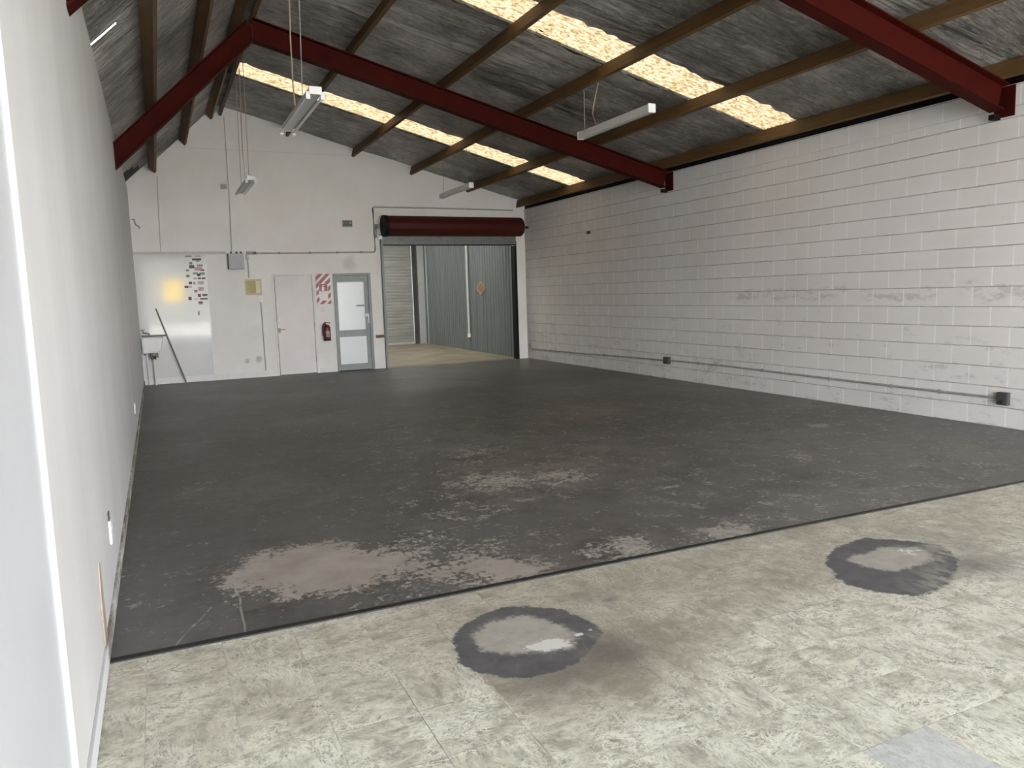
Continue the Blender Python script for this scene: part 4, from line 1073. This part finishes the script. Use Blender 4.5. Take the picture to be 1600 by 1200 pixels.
MB().box(7.67, 7.79, YB - 0.09, YB - 0.002, 0.0, 3.45).build('guide_track', 'socket', r)
tag(MB().box(7.83, 8.03, YB - 0.12, YB - 0.002, 0, 3.8, 0.004).build('white_post', 'postw'), 'wider pale grey post beside the far roller door', 'post', 'posts at the far end')
tag(MB().box(8.10, 8.29, YB - 0.12, YB - 0.002, 0, 3.8, 0.004).build('white_post', 'postw'), 'pale grey post between the wider post and the profiled steel wall', 'post', 'posts at the far end')
r = thing('downpipe', 'white downpipe on the grey profiled steel wall', 'pipe', (XR - 0.06, 19.05, 0.38))
xp = xrib(19.05) - 0.06
MB().cyl((xp, 19.05, 0.42), (xp, 19.05, 3.6), 0.030, seg=14).build('pipe', 'pvc', r, True)
MB().cyl((xp, 19.05, 0.36), (xp, 19.05, 0.46), 0.045, seg=14).build('end_fitting', 'trimw', r, True)
for zz in (1.0, 2.0, 3.0): MB().box(xrib(19.05) - 0.09, xrib(19.05) - 0.022, 19.01, 19.09, zz - 0.015, zz + 0.015).build('pipe_clip', 'conduit', r)
r = thing('diamond_placard', 'orange diamond shaped hazard placard on the grey profiled wall', 'sign', (XR - 0.03, 18.17, 1.66))
def diamond(b, y, z, hw, hh, x0, x1):
    b.prism([(x0, y - hw, z), (x0, y, z - hh), (x0, y + hw, z), (x0, y, z + hh)], (x1 - x0, 0, 0)); return b
diamond(MB(), 18.17, 1.66, 0.31, 0.19, xrib(18.5) - 0.043, xrib(18.5) - 0.031).build('placard_border', 'palepeach', r)
diamond(MB(), 18.15, 1.662, 0.21, 0.125, xrib(18.5) - 0.047, xrib(18.5) - 0.0435).build('placard_face', 'orange', r)
tag(MB().box(xrib(17.8) - 0.038, xrib(17.8) - 0.0235, 17.35, 17.80, 1.40, 1.425).build('dark_label', 'steelgrey'), 'small dark label strip right of the orange placard', 'label')

# ------------------------------------------------------------------ outside the front doorway (behind the camera)
struct(MB().box(-60, 70, -80, Y0 - 0.001, -0.25, -0.02).build('ground_outside', 'outground'), 'pale concrete yard outside the front doorway', 'ground')
r = thing('street_building', 'low pale building across the yard outside the doorway', 'building', (1.3, -26, 0))  # added to keep the bright horizon out of the glossy panel
MB().box(-2.6, 5.2, -30, -26, -0.02, 4.2).build('rendered_wall', 'outwall', r)
MB().box(-3.0, 5.6, -30.4, -25.6, 4.2, 4.45, 0.02).build('roof_slab', 'conduitdark', r)
MB().box(1.6, 2.9, -25.99, -25.95, 0.0, 2.2).build('door_leaf', 'greyframe', r)
r = thing('yellow_sign', 'yellow sign board standing in the yard, mirrored in the glossy panel', 'sign', (1.15, -9.0, 0))
MB().box(0.70, 1.60, -9.06, -9.0, 1.60, 2.60, 0.01).build('sign_board', 'yellowsign', r)
MB().cyl((1.17, -9.08, -0.02), (1.17, -9.08, 2.6), 0.035, seg=12).build('post', 'conduit', r, True)
